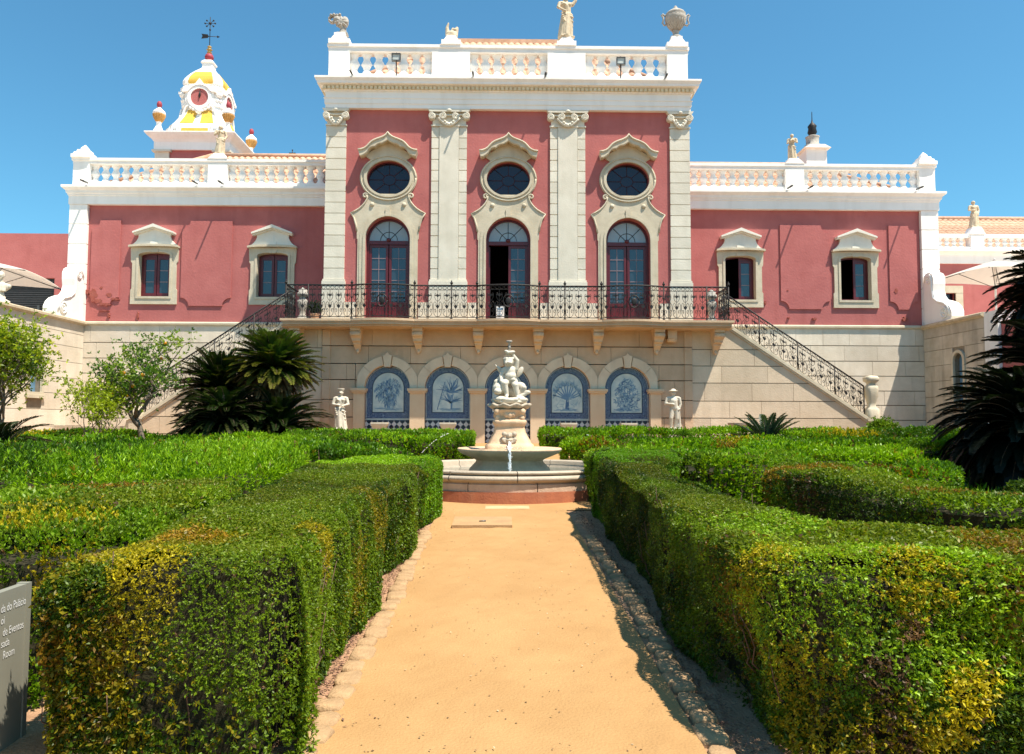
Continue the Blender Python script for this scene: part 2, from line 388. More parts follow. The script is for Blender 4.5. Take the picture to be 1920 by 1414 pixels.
for sgn in (-1, 1):
    b = MB()
    x0, x1 = sorted((sgn*6.1, sgn*15.8))
    b.prism([(x0,5.0),(x1,5.0),(x1,ZWT+.1),(x0,ZWT+.1)], YW, YW+.45, 0, [win_open(sgn*c) for c in WIN])
    xa, xb = sorted((sgn*15.35, sgn*15.8))
    b.box(xa,xb,YW+.45,37.5,4.3,ZWT+.1); b.box(x0+.01,x1-.01,37,37.49,4.3,ZWT+.05)
    b.build('wing_wall', 'pink', palace)
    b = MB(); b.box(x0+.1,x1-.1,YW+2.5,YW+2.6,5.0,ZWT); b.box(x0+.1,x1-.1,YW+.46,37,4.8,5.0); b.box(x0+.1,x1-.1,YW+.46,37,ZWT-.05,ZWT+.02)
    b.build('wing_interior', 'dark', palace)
    # raised plaster panels with notched corners
    for a, c in ((10.02,12.2-.62+.25),(14.05,15.08)):
        zt, zb = Z(419,YW), Z(577,YW); r = .3
        pts = [(a,zt),(a,zb+r)] + arc(a,zb,r,90,0,6) + [(a+r,zb)] + [(c-r,zb)] + arc(c,zb,r,180,90,6) + [(c,zb+r),(c,zt-r)] + arc(c,zt,r,270,180,6) + [(c-r,zt)]
        b = MB(); b.prism([(sgn*u,w) for u,w in pts], YW-.045, YW-.002); b.build('plaster_panel', 'pink2', palace)
# flaked plaster on the wings
def ragged(cx, cz, rx, rz, y, n=22, seed=1):
    r = random.Random(seed); return [(cx+rx*math.cos(2*PI*i/n)*r.uniform(.45,1.1), cz+rz*math.sin(2*PI*i/n)*r.uniform(.45,1.1)) for i in range(n)]
for i,(px,py,rx,rz) in enumerate([(176,553,.17,.26),(184,565,.2,.12),(197,571,.24,.07),(206,553,.13,.09),(217,561,.17,.06),(191,540,.06,.06),(196,583,.2,.02),(205,592,.05,.12),(259,592,.05,.17),(164,548,.09,.12),(1476,545,.04,.03),(1526,598,.09,.05),(1679,546,.09,.11),(1696,598,.11,.1),(1434,568,.06,.07),(1478,596,.05,.03)]):
    p = P(px,py,YW); b = MB(); b.prism(ragged(p.x,p.z,rx,rz,0,20,i), YW-.052-.0005*i, YW-.001); b.build('flaked_plaster', 'scar', palace)
# --- ionic pilasters of the block
ZP0, ZP1, ZP2, ZP3 = ZF, 6.22, 11.62, 12.2       # floor, pedestal top, shaft top, capital top
def disc(mb, x, z, y0, y1, r, seg=18, m=0):
    mb.prism([(x+r*math.cos(2*PI*i/seg), z+r*math.sin(2*PI*i/seg)) for i in range(seg)], y0, y1, m)
def spiral(mb, x, z, y, r, sg, th=.022, n=36, st=1.4):
    mb.tube([(x + sg*r*(1-.88*i/n)*math.cos(i*.40+st), y, z + r*(1-.88*i/n)*math.sin(i*.40+st)) for i in range(n)], th, 5)
def capital(parent, x0, x1, y):
    mb = MB(); w = x1-x0; cx = (x0+x1)/2
    mb.box(x0-.02,x1+.02,y-.02,y+.25,ZP2,ZP2+.05); mb.box(x0+.03,x1-.03,y+.01,y+.25,ZP2+.05,ZP3-.02)
    mb.prism([(x0-.12,ZP3-.02),(x0-.06,ZP3-.11),(x1+.06,ZP3-.11),(x1+.12,ZP3-.02)], y-.12, y+.25)
    zc = ZP3-.25
    xs = [(x0+.02,1),(x1-.02,-1)] + ([(cx-.22,-1),(cx+.22,1)] if w > .9 else [])
    for x, sg in xs: disc(mb,x,zc,y-.10,y+.2,.125); spiral(mb,x,zc,y-.105,.115,sg)
    mb.tube([(x0+.08+(w-.16)*i/10, y-.06, zc+.06-.03*math.sin(PI*i/10)) for i in range(11)], .03, 6)
    g = .36 if w > .9 else .24
    for q in (1,.72): mb.tube([(cx-g*q+2*g*q*i/14, y-.07, zc-.06-.26*q*math.sin(PI*i/14)) for i in range(15)], .045*q, 6)
    for i in range(7): mb.ell((cx-g*.6+g*1.2*i/6, y-.09, zc-.09-.2*math.sin(PI*i/6)), .045)
    mb.ell((cx,y-.1,ZP3-.06),(.09,.06,.06))
    return mb.build('capital', 'stone', parent)
for sgn in (-1,1):
    # corner pilaster, wraps round the block
    b = MB(); x0,x1 = sorted((sgn*5.52,sgn*6.2)); n = 14
    b.box(x0+.03,x1-.03,YC-.04,YC+.7,ZP1,ZP2)
    for i in range(n):
        z0 = ZP1+.14+(ZP2-ZP1-.14)*i/n; z1 = ZP1+.14+(ZP2-ZP1-.14)*(i+1)/n-.028
        b.box(x0,x1,YC-.065,YC+.72,z0,z1)
    b.box(x0-.05,x1+.05,YC-.13,YC+.76,ZP1-.06,ZP1+.06); b.box(x0-.03,x1+.03,YC-.10,YC+.74,ZP1+.06,ZP1+.13)
    b.box(x0-.04,x1+.04,YC-.11,YC+.75,ZP0-.02,ZP1-.06)
    p = b.build('pilaster', 'stone', palace); capital(p, x0, x1, YC-.07)
    b = MB(); x0,x1 = sorted((sgn*1.42,sgn*2.62)); cw = .26
    b.box(x0+.03,x1-.03,YC-.03,YC-.003,ZP1,ZP2)
    for i in range(n):
        z0 = ZP1+.14+(ZP2-ZP1-.14)*i/n; z1 = ZP1+.14+(ZP2-ZP1-.14)*(i+1)/n-.028
        b.box(x0,x0+cw,YC-.06,YC-.004,z0,z1); b.box(x1-cw,x1,YC-.06,YC-.004,z0,z1)
    b.box(x0+cw+.01,x1-cw-.01,YC-.085,YC-.005,ZP1+.13,ZP2)
    b.box(x0-.05,x1+.05,YC-.14,YC-.006,ZP1-.06,ZP1+.06); b.box(x0-.03,x1+.03,YC-.11,YC-.005,ZP1+.06,ZP1+.13)
    b.box(x0-.04,x1+.04,YC-.12,YC-.006,ZP0-.02,ZP1-.06)
    p = b.build('pilaster', 'stone', palace); capital(p, x0, x1, YC-.085)
    # wing corner pilaster
    b = MB(); x0,x1 = sorted((sgn*15.22,sgn*15.86)); zz = [5.05+(ZWT-5.05)*i/6 for i in range(7)]
    b.box(x0+.03,x1-.03,YW-.11,YW+.6,5.0,ZWT)
    for i in range(6): b.box(x0,x1,YW-.14,YW+.62,zz[i],zz[i+1]-.03)
    b.build('corner_pilaster', 'white', palace)
# dado plinth behind the balcony rail
b = MB()
for x0,x1 in ((-5.47,-5.12),(-3.02,-2.68),(-1.36,-1.06),(1.06,1.36),(2.68,3.02),(5.12,5.47)): b.box(x0,x1,YC-.06,YC-.002,ZF-.02,5.58); 
b.build('dado', 'stone', palace)
# --- entablatures
pb = [(-6.2,36.9),(-6.2,YC-.15),(6.2,YC-.15),(6.2,36.9)]
zA = 12.2
prof = [(-.4,zA),(.02,zA),(.02,zA+.14),(.05,zA+.15),(.05,zA+.30),(.08,zA+.33),(.02,zA+.36),(.02,zA+.56),(.08,zA+.58),(.10,zA+.60),(.10,zA+.72),(.20,zA+.75),(.26,zA+.76),(.27,zA+.83),(.31,zA+.90),(.33,zA+.92),(.33,zA+.98),(.10,zA+1.0),(-.4,zA+1.0)]
b = MB(); b.sweep(pb, prof); ent = b.build('entablature', 'white', palace); b = MB()
for i in range(88):
    x = -6.22 + 12.44*i/87; b.box(x-.045,x+.045,YC-.15-.17,YC-.15-.09,zA+.605,zA+.715)
for sg in (-1,1):
    for i in range(12): 
        x0,x1 = sorted((sg*6.29,sg*6.37)); b.box(x0,x1,YC-.1+.14*i,YC-.01+.14*i,zA+.605,zA+.715)
b.prism([(-6.28,zA+.602),(6.28,zA+.602),(6.28,zA+.718),(-6.28,zA+.718)],YC-.15-.105,YC-.15-.09); b.build('dentil_band', 'dentil', ent)
for sgn in (-1,1):
    z0 = ZWT-.02
    prof = [(-.3,z0),(.03,z0),(.03,z0+.30),(.06,z0+.32),(.06,z0+.36),(.10,z0+.40),(.11,z0+.48),(.19,z0+.55),(.22,z0+.58),(.22,z0+.66),(.08,z0+.69),(-.3,z0+.69)]
    path = [(-15.86,37.4),(-15.86,YW-.14),(-6.16,YW-.14)] if sgn < 0 else [(6.16,YW-.14),(15.86,YW-.14),(15.86,37.4)]
    b = MB(); b.sweep(path, prof); b.build('entablature', 'white', palace)
ZCT, ZWE = zA+1.0, ZWT+.67               # tops of the cornices
# --- balustrades
def baluster_mesh():
    mb = MB(); prof = [(.16,0),(.155,.06),(.115,.13),(.088,.21),(.095,.28),(.14,.39),(.166,.45),(.14,.51),(.095,.62),(.088,.69),(.115,.77),(.155,.84),(.16,.9)]
    mb.lathe(prof, (0,0,0), 12, 0, True, sy=.62); return mb
proto = None
def balustrade(xs_piers, groups, y, z, h, w_rail=.2, hole=(.16,.72), gx=None):
    """piers [(x0,x1)], groups [(x0,x1,n)]"""
    global proto
    b = MB(); X0 = min(p[0] for p in xs_piers); X1 = max(p[1] for p in xs_piers)
    zb, zt = z+h*hole[0], z+h*(hole[0]+hole[1]*.0+.72)
    zt = z+h*.80
    b.box(X0,X1,y-w_rail+.02,y+w_rail-.02,z-.02,zb)                     # plinth
    b.box(X0-.02,X1+.02,y-w_rail-.02,y+w_rail,zt,z+h-.1); b.box(X0-.05,X1+.05,y-w_rail-.06,y+w_rail+.04,z+h-.1,z+h)
    for x0,x1 in xs_piers: b.box(x0,x1,y-w_rail-.03,y+w_rail-.01,z-.01,zt)
    o = b.build('balustrade', 'white', palace)
    for x0,x1,n in groups:
        for i in range(n):
            x = x0+(x1-x0)*(i+.5)/n if n > 1 else (x0+x1)/2
            if proto is None:
                proto = baluster_mesh().build('baluster', 'white', o, offset=False); c = proto
                c.location = Vector((x,y,zb)) - origin(o)
            else: c = copy_to(proto, o, (x,y,zb))
            c.scale = ((x1-x0)/n/.35, 1, (zt-zb)/.9)
    return o
yb = YC+.0
balustrade([(-6.12,-5.42),(-2.62,-1.32),(1.32,2.62),(5.42,6.12)], [(-5.5,-2.55,7),(-1.4,1.4,7),(2.55,5.5,7)], yb, ZCT, 1.2)
for sgn in (-1,1):
    pr = [sorted((sgn*a,sgn*c)) for a,c in ((15.2,15.78),(10.22,10.92),(6.22,6.42))]
    gr = [tuple(sorted((sgn*a,sgn*c)))+(n,) for a,c,n in ((10.86,15.26,12),(6.36,10.28,11))]
    balustrade([tuple(p) for p in pr], gr, YW+.08, ZWE, 1.02)
# pedestals and corner finials on the balustrades
for x,w in ((-5.77,.30),(5.77,.30),(-1.97,.27),(1.97,.27)):
    b = MB(); b.box(x-w-.06,x+w+.06,yb-.3,yb+.24,ZCT+1.2,ZCT+1.36); b.prism([(x-w,ZCT+1.36),(x+w,ZCT+1.36),(x+w-.1,ZCT+1.5),(x-w+.1,ZCT+1.5)],yb-.24,yb+.2); b.box(x-w+.11,x+w-.11,yb-.2,yb+.16,ZCT+1.5,ZCT+(1.62 if abs(x)>3 else 1.56)); b.build('statue_pedestal', 'white', palace)
for x in (-10.57,10.57):
    b = MB(); b.prism([(x-.36,ZWE+1.02),(x+.36,ZWE+1.02),(x+.2,ZWE+1.17),(x-.2,ZWE+1.17)],YW-.2,YW+.3); b.box(x-.19,x+.19,YW-.12,YW+.22,ZWE+1.17,ZWE+1.24); b.build('statue_pedestal', 'white', palace)
for sgn in (-1,1):
    b = MB(); x = sgn*15.49
    b.lathe([(.36,0),(.36,.12),(.30,.15),(.28,.22),(.22,.25),(.2,.33),(.12,.36),(.11,.42),(.05,.5),(0.001,.56)],(x,YW+.08,ZWE+1.02),24,0,False,sq=.8,rot=PI/4*0)
    b.build('finial', 'white', palace)
# rain spouts along the cornices
b0 = MB(); b0.tube([(0,.1,0),(0,-.34,-.03)],.035,8)
sp = None
for px,py,Y,zz in [(660,0,YC,ZCT),(887,0,YC,ZCT),(1022,0,YC,ZCT),(1247,0,YC,ZCT),(168,0,YW,ZWE),(373,0,YW,ZWE),(421,0,YW,ZWE),(1475,0,YW,ZWE),(1513,0,YW,ZWE),(1715,0,YW,ZWE)]:
    x = P(px,200,Y-.4).x; loc = (x, Y-.15-.3, zz+.03)
    if sp is None:
        sp = b0.build('rain_spout','metal',palace,offset=False); sp.location = Vector(loc)-origin(palace)
    else: copy_to(sp,palace,loc)
# --- tiled roofs
def tile_rows(mb, xl, xr, y0, z0, y1, z1, rows, tw=.24, hipl=0.0, hipr=0.0, flip=None):
    """barrel tile slope rising from eave (y0,z0) to ridge (y1,z1); hips pull the ends in"""
    for j in range(rows):
        t0, t1 = j/rows, (j+1)/rows+.02
        ya, za, yb_, zb = y0+(y1-y0)*t0, z0+(z1-z0)*t0+.035, y0+(y1-y0)*t1, z0+(z1-z0)*t1
        a = xl+hipl*(t0+.5/rows); c = xr-hipr*(t0+.5/rows)
        n = max(1, int(round((c-a)/tw))); v = []; f = []
        for i in range(n*6+1):
            ph = (i % 6)/6; h = .075*abs(math.sin(PI*ph)) if True else 0
            x = a + tw*i/6
            v += [(x,ya,za+h),(x,yb_,zb+h*.85)]
        for i in range(n*6): f.append((2*i,2*i+2,2*i+3,2*i+1))
        k = len(v); v += [(p[0],p[1],p[2]-.09) for p in v[0:k:2]]
        for i in range(n*6): f.append((2*i, 2*i+2, k+i+1, k+i))
        for i0 in range(n):
            q = [e for e in f]
        # each tile its own island
        mb.add(v, f, 0, False)
b = MB(); ZR = P(952,81,28.6).z
tile_rows(b,-5.6,5.6,25.5,ZCT+.1,28.6,ZR,9,.25,3.55,3.55)
b.box(-2.1,2.1,28.5,28.8,ZR-.05,ZR+.12)
hp = [(-5.7,25.6,ZCT),(-2.0,28.6,ZR),(-2.0,28.6,ZR-.1),(-5.7,36,ZCT)]
b.add([(-5.7,25.45,ZCT+.05),(-2.05,28.6,ZR-.02),(-5.7,36,ZCT+.05),(5.7,25.45,ZCT+.05),(2.05,28.6,ZR-.02),(5.7,36,ZCT+.05)],[(0,1,2),(3,5,4),(1,4,5,2)],0)
for sg in (-1,1): b.tube([(sg*5.65,25.5,ZCT+.15),(sg*2.05,28.6,ZR+.06)],.11,8)
b.build('roof', 'terra', palace)
for sgn in (-1,1):
    zr = P(540,296,30.6).z if sgn < 0 else P(1400,312,30.6).z
    b = MB(); xl,xr = (-15.1,-6.16) if sgn<0 else (6.16,15.1)
    tile_rows(b,xl,xr,27.5,ZWE+.15,30.6,zr,9,.25,2.9 if sgn<0 else 0,2.9 if sgn>0 else 0)
    ra, rb = (xl+2.9,xr) if sgn<0 else (xl,xr-2.9)
    b.tube([(ra,30.6,zr+.07),(rb,30.6,zr+.07)],.11,8); xo = xl if sgn<0 else xr; xi = ra if sgn<0 else rb
    b.tube([(xo,27.5,ZWE+.2),(xi,30.6,zr+.07)],.10,8)
    b.add([(xo,27.45,ZWE+.1),(xi,30.62,zr),(xo,36,ZWE+.1),((xr if sgn<0 else xl),30.62,zr),((xr if sgn<0 else xl),36,ZWE+.1)],[(0,1,2),(1,3,4,2)],0)
    b.build('roof', 'terra', palace)
# chimney lantern on the right wing roof
c = P(1524,300,31.5); b = MB(); s_ = .0228
b.box(c.x-.44,c.x+.44,31.1,31.95,c.z-.9,c.z+.36); b.prism([(c.x-.58,c.z+.36),(c.x+.58,c.z+.36),(c.x+.3,c.z+.5),(c.x-.3,c.z+.5)],30.95,32.1)
ch = b.build('chimney','white',palace)
b = MB(); b.lathe([(.36,.5),(.34,.62),(.26,.66),(.27,.95),(.30,1.0),(.2,1.05)],(c.x,31.5,c.z),16,0); b.build('lantern','greystone',ch)
b = MB(); b.lathe([(.12,1.02),(.14,1.1),(.20,1.2),(.16,1.38),(.19,1.48),(.11,1.58),(.04,1.66),(.018,1.8),(.015,2.1),(.001,2.15)],(c.x,31.5,c.z),14,0); b.build('cowl','iron',ch)
c = P(548,296,31.0); b = MB(); b.tube([(c.x,31,c.z-.3),(c.x,31,c.z+.33)],.02,6); b.tube([(c.x-.11,31,c.z+.2),(c.x+.11,31,c.z+.2)],.02,6)
for q in ((-.11,.2),(.11,.2),(0,.33)): b.ell((c.x+q[0],31,c.z+q[1]),.03)
b.build('roof_cross','iron',palace)

# --- central doors with their stone surrounds, ovals and hoods
u = 25/1400*1.005
def zz(y): return Z(y)
for di, cx in enumerate(DX):
    ox = lambda pts: [(cx + p[0]*u, zz(p[1])) for p in pts]
    half = [(43,598),(56.5,598),(56.5,451),(58,450),(58.2,436),(60,424),(64,411),(70,402),(62,398.5),(54,393.5),(48,388),(43,382),(39.5,375),(38,366)]
    out = half[1:] ; poly = out + [(-x,y) for x,y in reversed(out)]
    hole = [(42,598),(42,450)] + [(42*math.cos(rad(t)), 450-42*math.sin(rad(t))) for t in range(9,180,9)] + [(-42,450),(-42,598)]
    # bottom-open surround: outer up and over, then inner back
    ring = ox(poly) + list(reversed(ox(hole)))
    b = MB(); b.prism(ring, YC-.045, YC+.06)
    # inner architrave moulding
    inn = [(46.5,598),(46.5,450)] + [(46.5*math.cos(rad(t)),450-46.5*math.sin(rad(t))) for t in range(9,180,9)] + [(-46.5,450),(-46.5,598)]
    b.prism(ox(inn) + list(reversed(ox(hole))), YC-.085, YC-.046)
    o2 = [(53,598),(53,450)] + [(53*math.cos(rad(t)),450-53*math.sin(rad(t))) for t in range(9,180,9)] + [(-53,450),(-53,598)]
    b.prism(ox(o2) + list(reversed(ox(inn))), YC-.062, YC-.0465)
    b.prism(ox([(-4,392),(4,392),(5,408),(-5,408)]), YC-.10, YC-.063)
    for sg in (-1,1):
        pts = [(sg*x,y) for x,y in half[4:]]
        b.tube([(cx+x*u, YC-.05, zz(y)) for x,y in pts], .03, 6)
        pts2 = [(sg*(38+5.2*(1-.8*i/16)*math.cos(2.9-i*.45)+5), 370+ -5.2*(1-.8*i/16)*math.sin(2.9-i*.45)) for i in range(17)]
        b.tube([(cx+x*u, YC-.05, zz(y)) for x,y in pts2], .034, 6)
        b.ell((cx+sg*30*u, YC-.055, zz(386)), (.075,.05,.075))
    # oval ring
    oo = ell_pts(cx, zz(336.5), 54*u, 44*u, 56); oi = ell_pts(cx, zz(336.5), 41*u, 33.5*u, 56)
    b.prism(oo, YC-.06, YC-.003, 0, [oi])
    om = ell_pts(cx, zz(336.5), 46*u, 37.5*u, 56); b.prism(om, YC-.10, YC-.061, 0, [oi])
    oe = ell_pts(cx, zz(336.5), 51.5*u, 42*u, 56)
    b.tube([(p[0],YC-.065,p[1]) for p in oe+oe[:1]], .028, 6)
    b.prism(ell_pts(cx, zz(336.5), 41.2*u, 33.7*u, 56), YC-.02, YC+.2, 0, [oi])
    # tympanum and ogee hood
    b.prism(ox([(-31,308),(-35,302),(-43,297),(-38,290),(-22,280),(-14,274),(0,268),(14,274),(22,280),(38,290),(43,297),(35,302),(31,308),(20,298),(0,294),(-20,298)]), YC-.055, YC-.0035)
    top = [(0,249),(3,253.5),(8,257),(14,259.5),(20,261.5),(26,264),(31,267),(35,271),(39,275.5),(44,279),(50,281),(56,281.5)]
    bot = [(53,292),(48,291),(43,288),(39.5,284.5),(37,280),(33,276),(28,274.5),(24,274.5),(21,271),(16,268.5),(11,268),(6,265.5),(0,262)]
    top = [(x*.985,y+8) for x,y in top]; bot = [(x*.985,y+8) for x,y in bot]
    right = top + bot
    b.prism(ox(right + [(-x,y) for x,y in reversed(right) if x > 0]), YC-.34, YC-.0045)
    b.tube([(cx+x*u, YC-.345, zz(y)) for x,y in [(-x,y) for x,y in reversed(top)] + top[1:]], .038, 6)
    b.tube([(cx+x*u, YC-.30, zz(y)) for x,y in bot + [(-x,y) for x,y in reversed(bot)][1:]], .03, 6)
    sur = b.build('window_surround', 'stone2', palace)
    # oval window
    b = MB(); b.prism(oi2 := ell_pts(cx, zz(336.5), 41*u, 33.5*u, 48), YC+.13, YC+.2, 0, [ell_pts(cx, zz(336.5), 39*u, 31.6*u, 48)])
    ow = b.build('oval_window', 'redwood', palace)
    b = MB(); b.prism(ell_pts(cx, zz(336.5), 39.5*u, 32*u, 48), YC+.17, YC+.19); b.build('pane', 'glassdark', ow)
    b = MB()
    for i in range(8):
        t = 2*PI*i/8+.0; b.tube([(cx+12*u*math.cos(t)*.0+ (12*u*math.cos(t)), YC+.16, zz(336.5)+10*u*math.sin(t)), (cx+39*u*math.cos(t), YC+.16, zz(336.5)+32*u*math.sin(t))], .012, 4)
    b.tube([(p[0],YC+.16,p[1]) for p in (lambda e: e+e[:1])(ell_pts(cx, zz(336.5), 12*u, 10*u, 24))], .012, 4)
    b.build('glazing_bars', 'muntinred', ow)
    # french door
    b = MB(); fr = [(42,598),(42,450)] + [(42*math.cos(rad(t)),450-42*math.sin(rad(t))) for t in range(9,180,9)] + [(-42,450),(-42,598)]
    fi = [(37,598),(37,450)] + [(37*math.cos(rad(t)),450-37*math.sin(rad(t))) for t in range(9,180,9)] + [(-37,450),(-37,598)]
    b.prism(ox(fr)+list(reversed(ox(fi))), YC+.22, YC+.36)
    b.box(cx-37*u, cx+37*u, YC+.2, YC+.34, zz(457.5), zz(450.5)); b.ell((cx,YC+.2,zz(449)),(.08,.05,.07))
    d = b.build('french_door', 'redwood', palace)
    b = MB(); fan = [(37,450.5)] + [(37*math.cos(rad(t)),450-37*math.sin(rad(t))) for t in range(6,180,6)] + [(-37,450.5)]
    b.prism(ox(fan), YC+.27, YC+.29); b.build('fanlight', 'glasspale', d)
    b = MB()
    for t in (45,90,135): b.tube([(cx,YC+.262,zz(449)),(cx+36*u*math.cos(rad(t)),YC+.262,zz(449)+36*u*math.sin(rad(t)))],.011,4)
    b.tube([(cx+16*u*math.cos(rad(t)),YC+.262,zz(449)+16*u*math.sin(rad(t))) for t in range(0,181,12)],.011,4)
    b.build('fan_bars','iron',d)
    for sg in (-1,1):
        if di == 1 and sg < 0:           # left leaf stands open inwards
            b = MB(); x = cx-36*u; b.box(x-.03,x+.03,YC+.36,YC+.95,ZF+.05,zz(459)); b.build('open_leaf','redwood',d); continue
        xa, xb = sorted((cx+sg*.8*u, cx+sg*36.8*u)); st = 4.6*u
        b = MB(); zt_, zm, zb_ = zz(458), zz(566), ZF+.03
        b.prism([(xa,zb_),(xb,zb_),(xb,zt_),(xa,zt_)], YC+.25, YC+.32, 0, [[(xa+st,zm),(xb-st,zm),(xb-st,zt_-st),(xa+st,zt_-st)],[(xa+st,zb_+.12),(xb-st,zb_+.12),(xb-st,zm-.1),(xa+st,zm-.1)]])
        b.box(xa+st+.04,xb-st-.04,YC+.265,YC+.31,zb_+.16,zm-.14)
        b.box(xa+st-.001,xb-st+.001,YC+.285,YC+.315,zb_+.119,zm-.099)
        lf = b.build('door_leaf','redwood',d)
        b = MB(); b.box(xa+st-.004,xb-st+.004,YC+.28,YC+.295,zm-.004,zt_-st+.004); b.build('pane','glass',lf)
        b = MB(); n=5
        for i in range(1,n): zq = zm+(zt_-st-zm)*i/n; b.box(xa+st,xb-st,YC+.262,YC+.279,zq-.011,zq+.011)
        b.box((xa+xb)/2-.009,(xa+xb)/2+.009,YC+.2615,YC+.2785,zm,zt_-st); b.build('glazing_bars','muntin',lf)

# --- wing windows
v_ = 27/1400*1.003
for sgn in (-1,1):
    for ci, c0 in enumerate(WIN):
        cx = sgn*c0; wz = lambda y: Z(y, YW); ox = lambda pts: [(cx+p[0]*v_, ZS+(560-p[1])*v_) for p in pts]
        hole = [(-29,560),(29,560),(29,482)] + [(29*math.cos(rad(t)),482-6.2*math.sin(rad(t))) for t in range(18,180,18)] + [(-29,482)]
        half = [(43,574.5),(43,548),(41,545),(41,498),(43.5,494),(44.5,470),(43.5,467)]
        b = MB(); b.prism(ox(half + [(-x,y) for x,y in reversed(half)]), YW-.06, YW-.0025, 0, [ox(hole)])
        inn = [(-33,564),(33,564),(33,481)] + [(33*math.cos(rad(t)),481-8*math.sin(rad(t))) for t in range(18,180,18)] + [(-33,481)]
        b.prism(ox(inn), YW-.085, YW-.061, 0, [ox(hole)])
        b.prism(ox([(-8,472),(8,472),(6,477),(-6,477)]), YW-.10, YW-.062)
        b.prism(ox(hole), YW-.001, YW+.2, 0, [ox([(p[0]*.985,(p[1]-520)*.985+520) for p in hole])])
        # cornice band
        bd = [(46,468.5),(46,465)] + [(46*math.cos(rad(t)),465-3*math.sin(rad(t))) for t in range(15,180,15)] + [(-46,465),(-46,468.5)] + [(46*math.cos(rad(t)),468.5-2.5*math.sin(rad(t))) for t in range(165,0,-15)]
        b.prism(ox(bd), YW-.20, YW-.003)
        sur = b.build('window_surround','stone2',palace)
        body = [(43,463.5),(38,460.5),(34,456.5),(31,452),(29.5,447.5),(30,443.5),(31.5,441),(34,440.5),(0,430)]
        b = MB(); b.prism(ox(body[:-1] + [(0,429)] + [(-x,y) for x,y in reversed(body[:-1])]), YW-.10, YW-.0035)
        b.prism(ox([(-2,430),(2,430),(2,458),(-2,458)]) , YW-.106, YW-.1005)
        gb = [(38,442.5),(38,439.5),(0,424.5),(-38,439.5),(-38,442.5),(0,430.5)]
        b.prism(ox(gb), YW-.26, YW-.004); b.prism(ox([(36.5,445),(37.9,442.6),(0,430.6),(-37.9,442.6),(-36.5,445),(-33.5,444),(0,433),(33.5,444)]), YW-.18, YW-.0042)
        b.prism(ox([(-7,463),(7,463),(7,457),(-7,457)]), YW-.13, YW-.101)
        b.build('pediment','stone3',sur)
        fo = [(p[0],p[1]) for p in hole]; fi = [(-25.5,556.5),(25.5,556.5),(25.5,484)] + [(25.5*math.cos(rad(t)),484-5*math.sin(rad(t))) for t in range(18,180,18)] + [(-25.5,484)]
        b = MB(); b.prism(ox(fo), YW+.16, YW+.26, 0, [ox(fi)]); w = b.build('casement_window','redwood',palace)
        for sg in (-1,1):
            if sgn > 0 and sg < 0:
                b = MB(); x = cx-24*v_; b.box(x-.025,x+.025,YW+.27,YW+.74,ZS+.08,ZS+1.5); b.build('open_sash','redwood',w); continue
            xa,xb = sorted((cx+sg*.6*v_,cx+sg*25.4*v_)); st = 4.3*v_; za,zc = ZS+.075, ZS+1.475
            b = MB(); b.prism([(xa,za),(xb,za),(xb,zc),(xa,zc)],YW+.175,YW+.235,0,[[(xa+st,za+st),(xb-st,za+st),(xb-st,zc-st*.9),(xa+st,zc-st*.9)]])
            b.prism(ox([(sg*.6,488),(sg*25.4,488),(sg*25.4,482),(sg*13,479),(sg*.6,478)]) ,YW+.18,YW+.23)
            for i in (1,2): zq = za+st+(zc-za-1.9*st)*i/3; b.box(xa+st-.002,xb-st+.002,YW+.188,YW+.199,zq-.013,zq+.013,1)
            sh = b.build('sash',['redwood','muntin'],w)
            b = MB(); b.box(xa+st-.003,xb-st+.003,YW+.2,YW+.215,za+st-.003,zc-st*.9+.003); b.build('pane','glass',sh)
# ================================================================== arcade, balcony, stairs (parts of the palace)
ZG = zg(25); ZBS = 4.66                   # ground by the wall, underside of the balcony
rows = [Z(650),Z(683)]                    # course joints above the arches
b = MB()
b.box(-6.15,6.15,YC+.31,YC+.5,.4,4.7,1)
ashlar(b,-6.0,6.0,[rows[0],ZBS+.02],YC-.03,.25,2.0,.03)
spr = 2.70; RI, RO = .76, 1.06; AX = (-4.02,-2.01,0,2.01,4.02)
ashlar(b,-6.0,6.0,[rows[1],rows[0]],YC-.03,.25,1.35,.03)
# spandrel zone with the five arched openings, in one slab per joint course
zt = rows[1]; z7 = Z(713)
def arch_hole(cx, r, z0): return [(cx+r,z0),(cx+r,spr)] + shift(arc(0,spr,r,0,180,24),cx)[1:-1] + [(cx-r,spr),(cx-r,z0)]
RH = RI+.005; th = math.degrees(math.asin((z7-spr)/RH)); t2 = math.degrees(math.asin((z7-.028-spr)/RH))
low = []
for cx in AX: low += shift(arc(0,spr,RH,180-th,th,16),cx)
b.prism([(-5.08,zt-.015),(-5.08,z7)] + low + [(5.08,z7),(5.08,zt-.015)], YC-.028, YC+.26)
for a_,c_ in zip((None,)+AX, AX+(None,)):
    left = [(-5.08,ZG-.3),(-5.08,z7-.028)] if a_ is None else [(a_+RH,ZG-.3)] + shift(arc(0,spr,RH,0,t2,8),a_)
    right_ = [(5.08,z7-.028),(5.08,ZG-.3)] if c_ is None else shift(arc(0,spr,RH,180-t2,180,8),c_) + [(c_-RH,ZG-.3)]
    b.prism(left+right_, YC-.028, YC+.26)
for sgn in (-1,1):
    x0,x1 = sorted((sgn*5.09,sgn*6.0)); zz_ = [Z(y) for y in (838,815,783,750,713)] + [zt]
    zz_[0] = ZG-.3
    ashlar(b,x0,x1,zz_,YC-.03,.25,1.2,.03)
b.build('arcade_wall', ['ashlarw','groove'], palace)
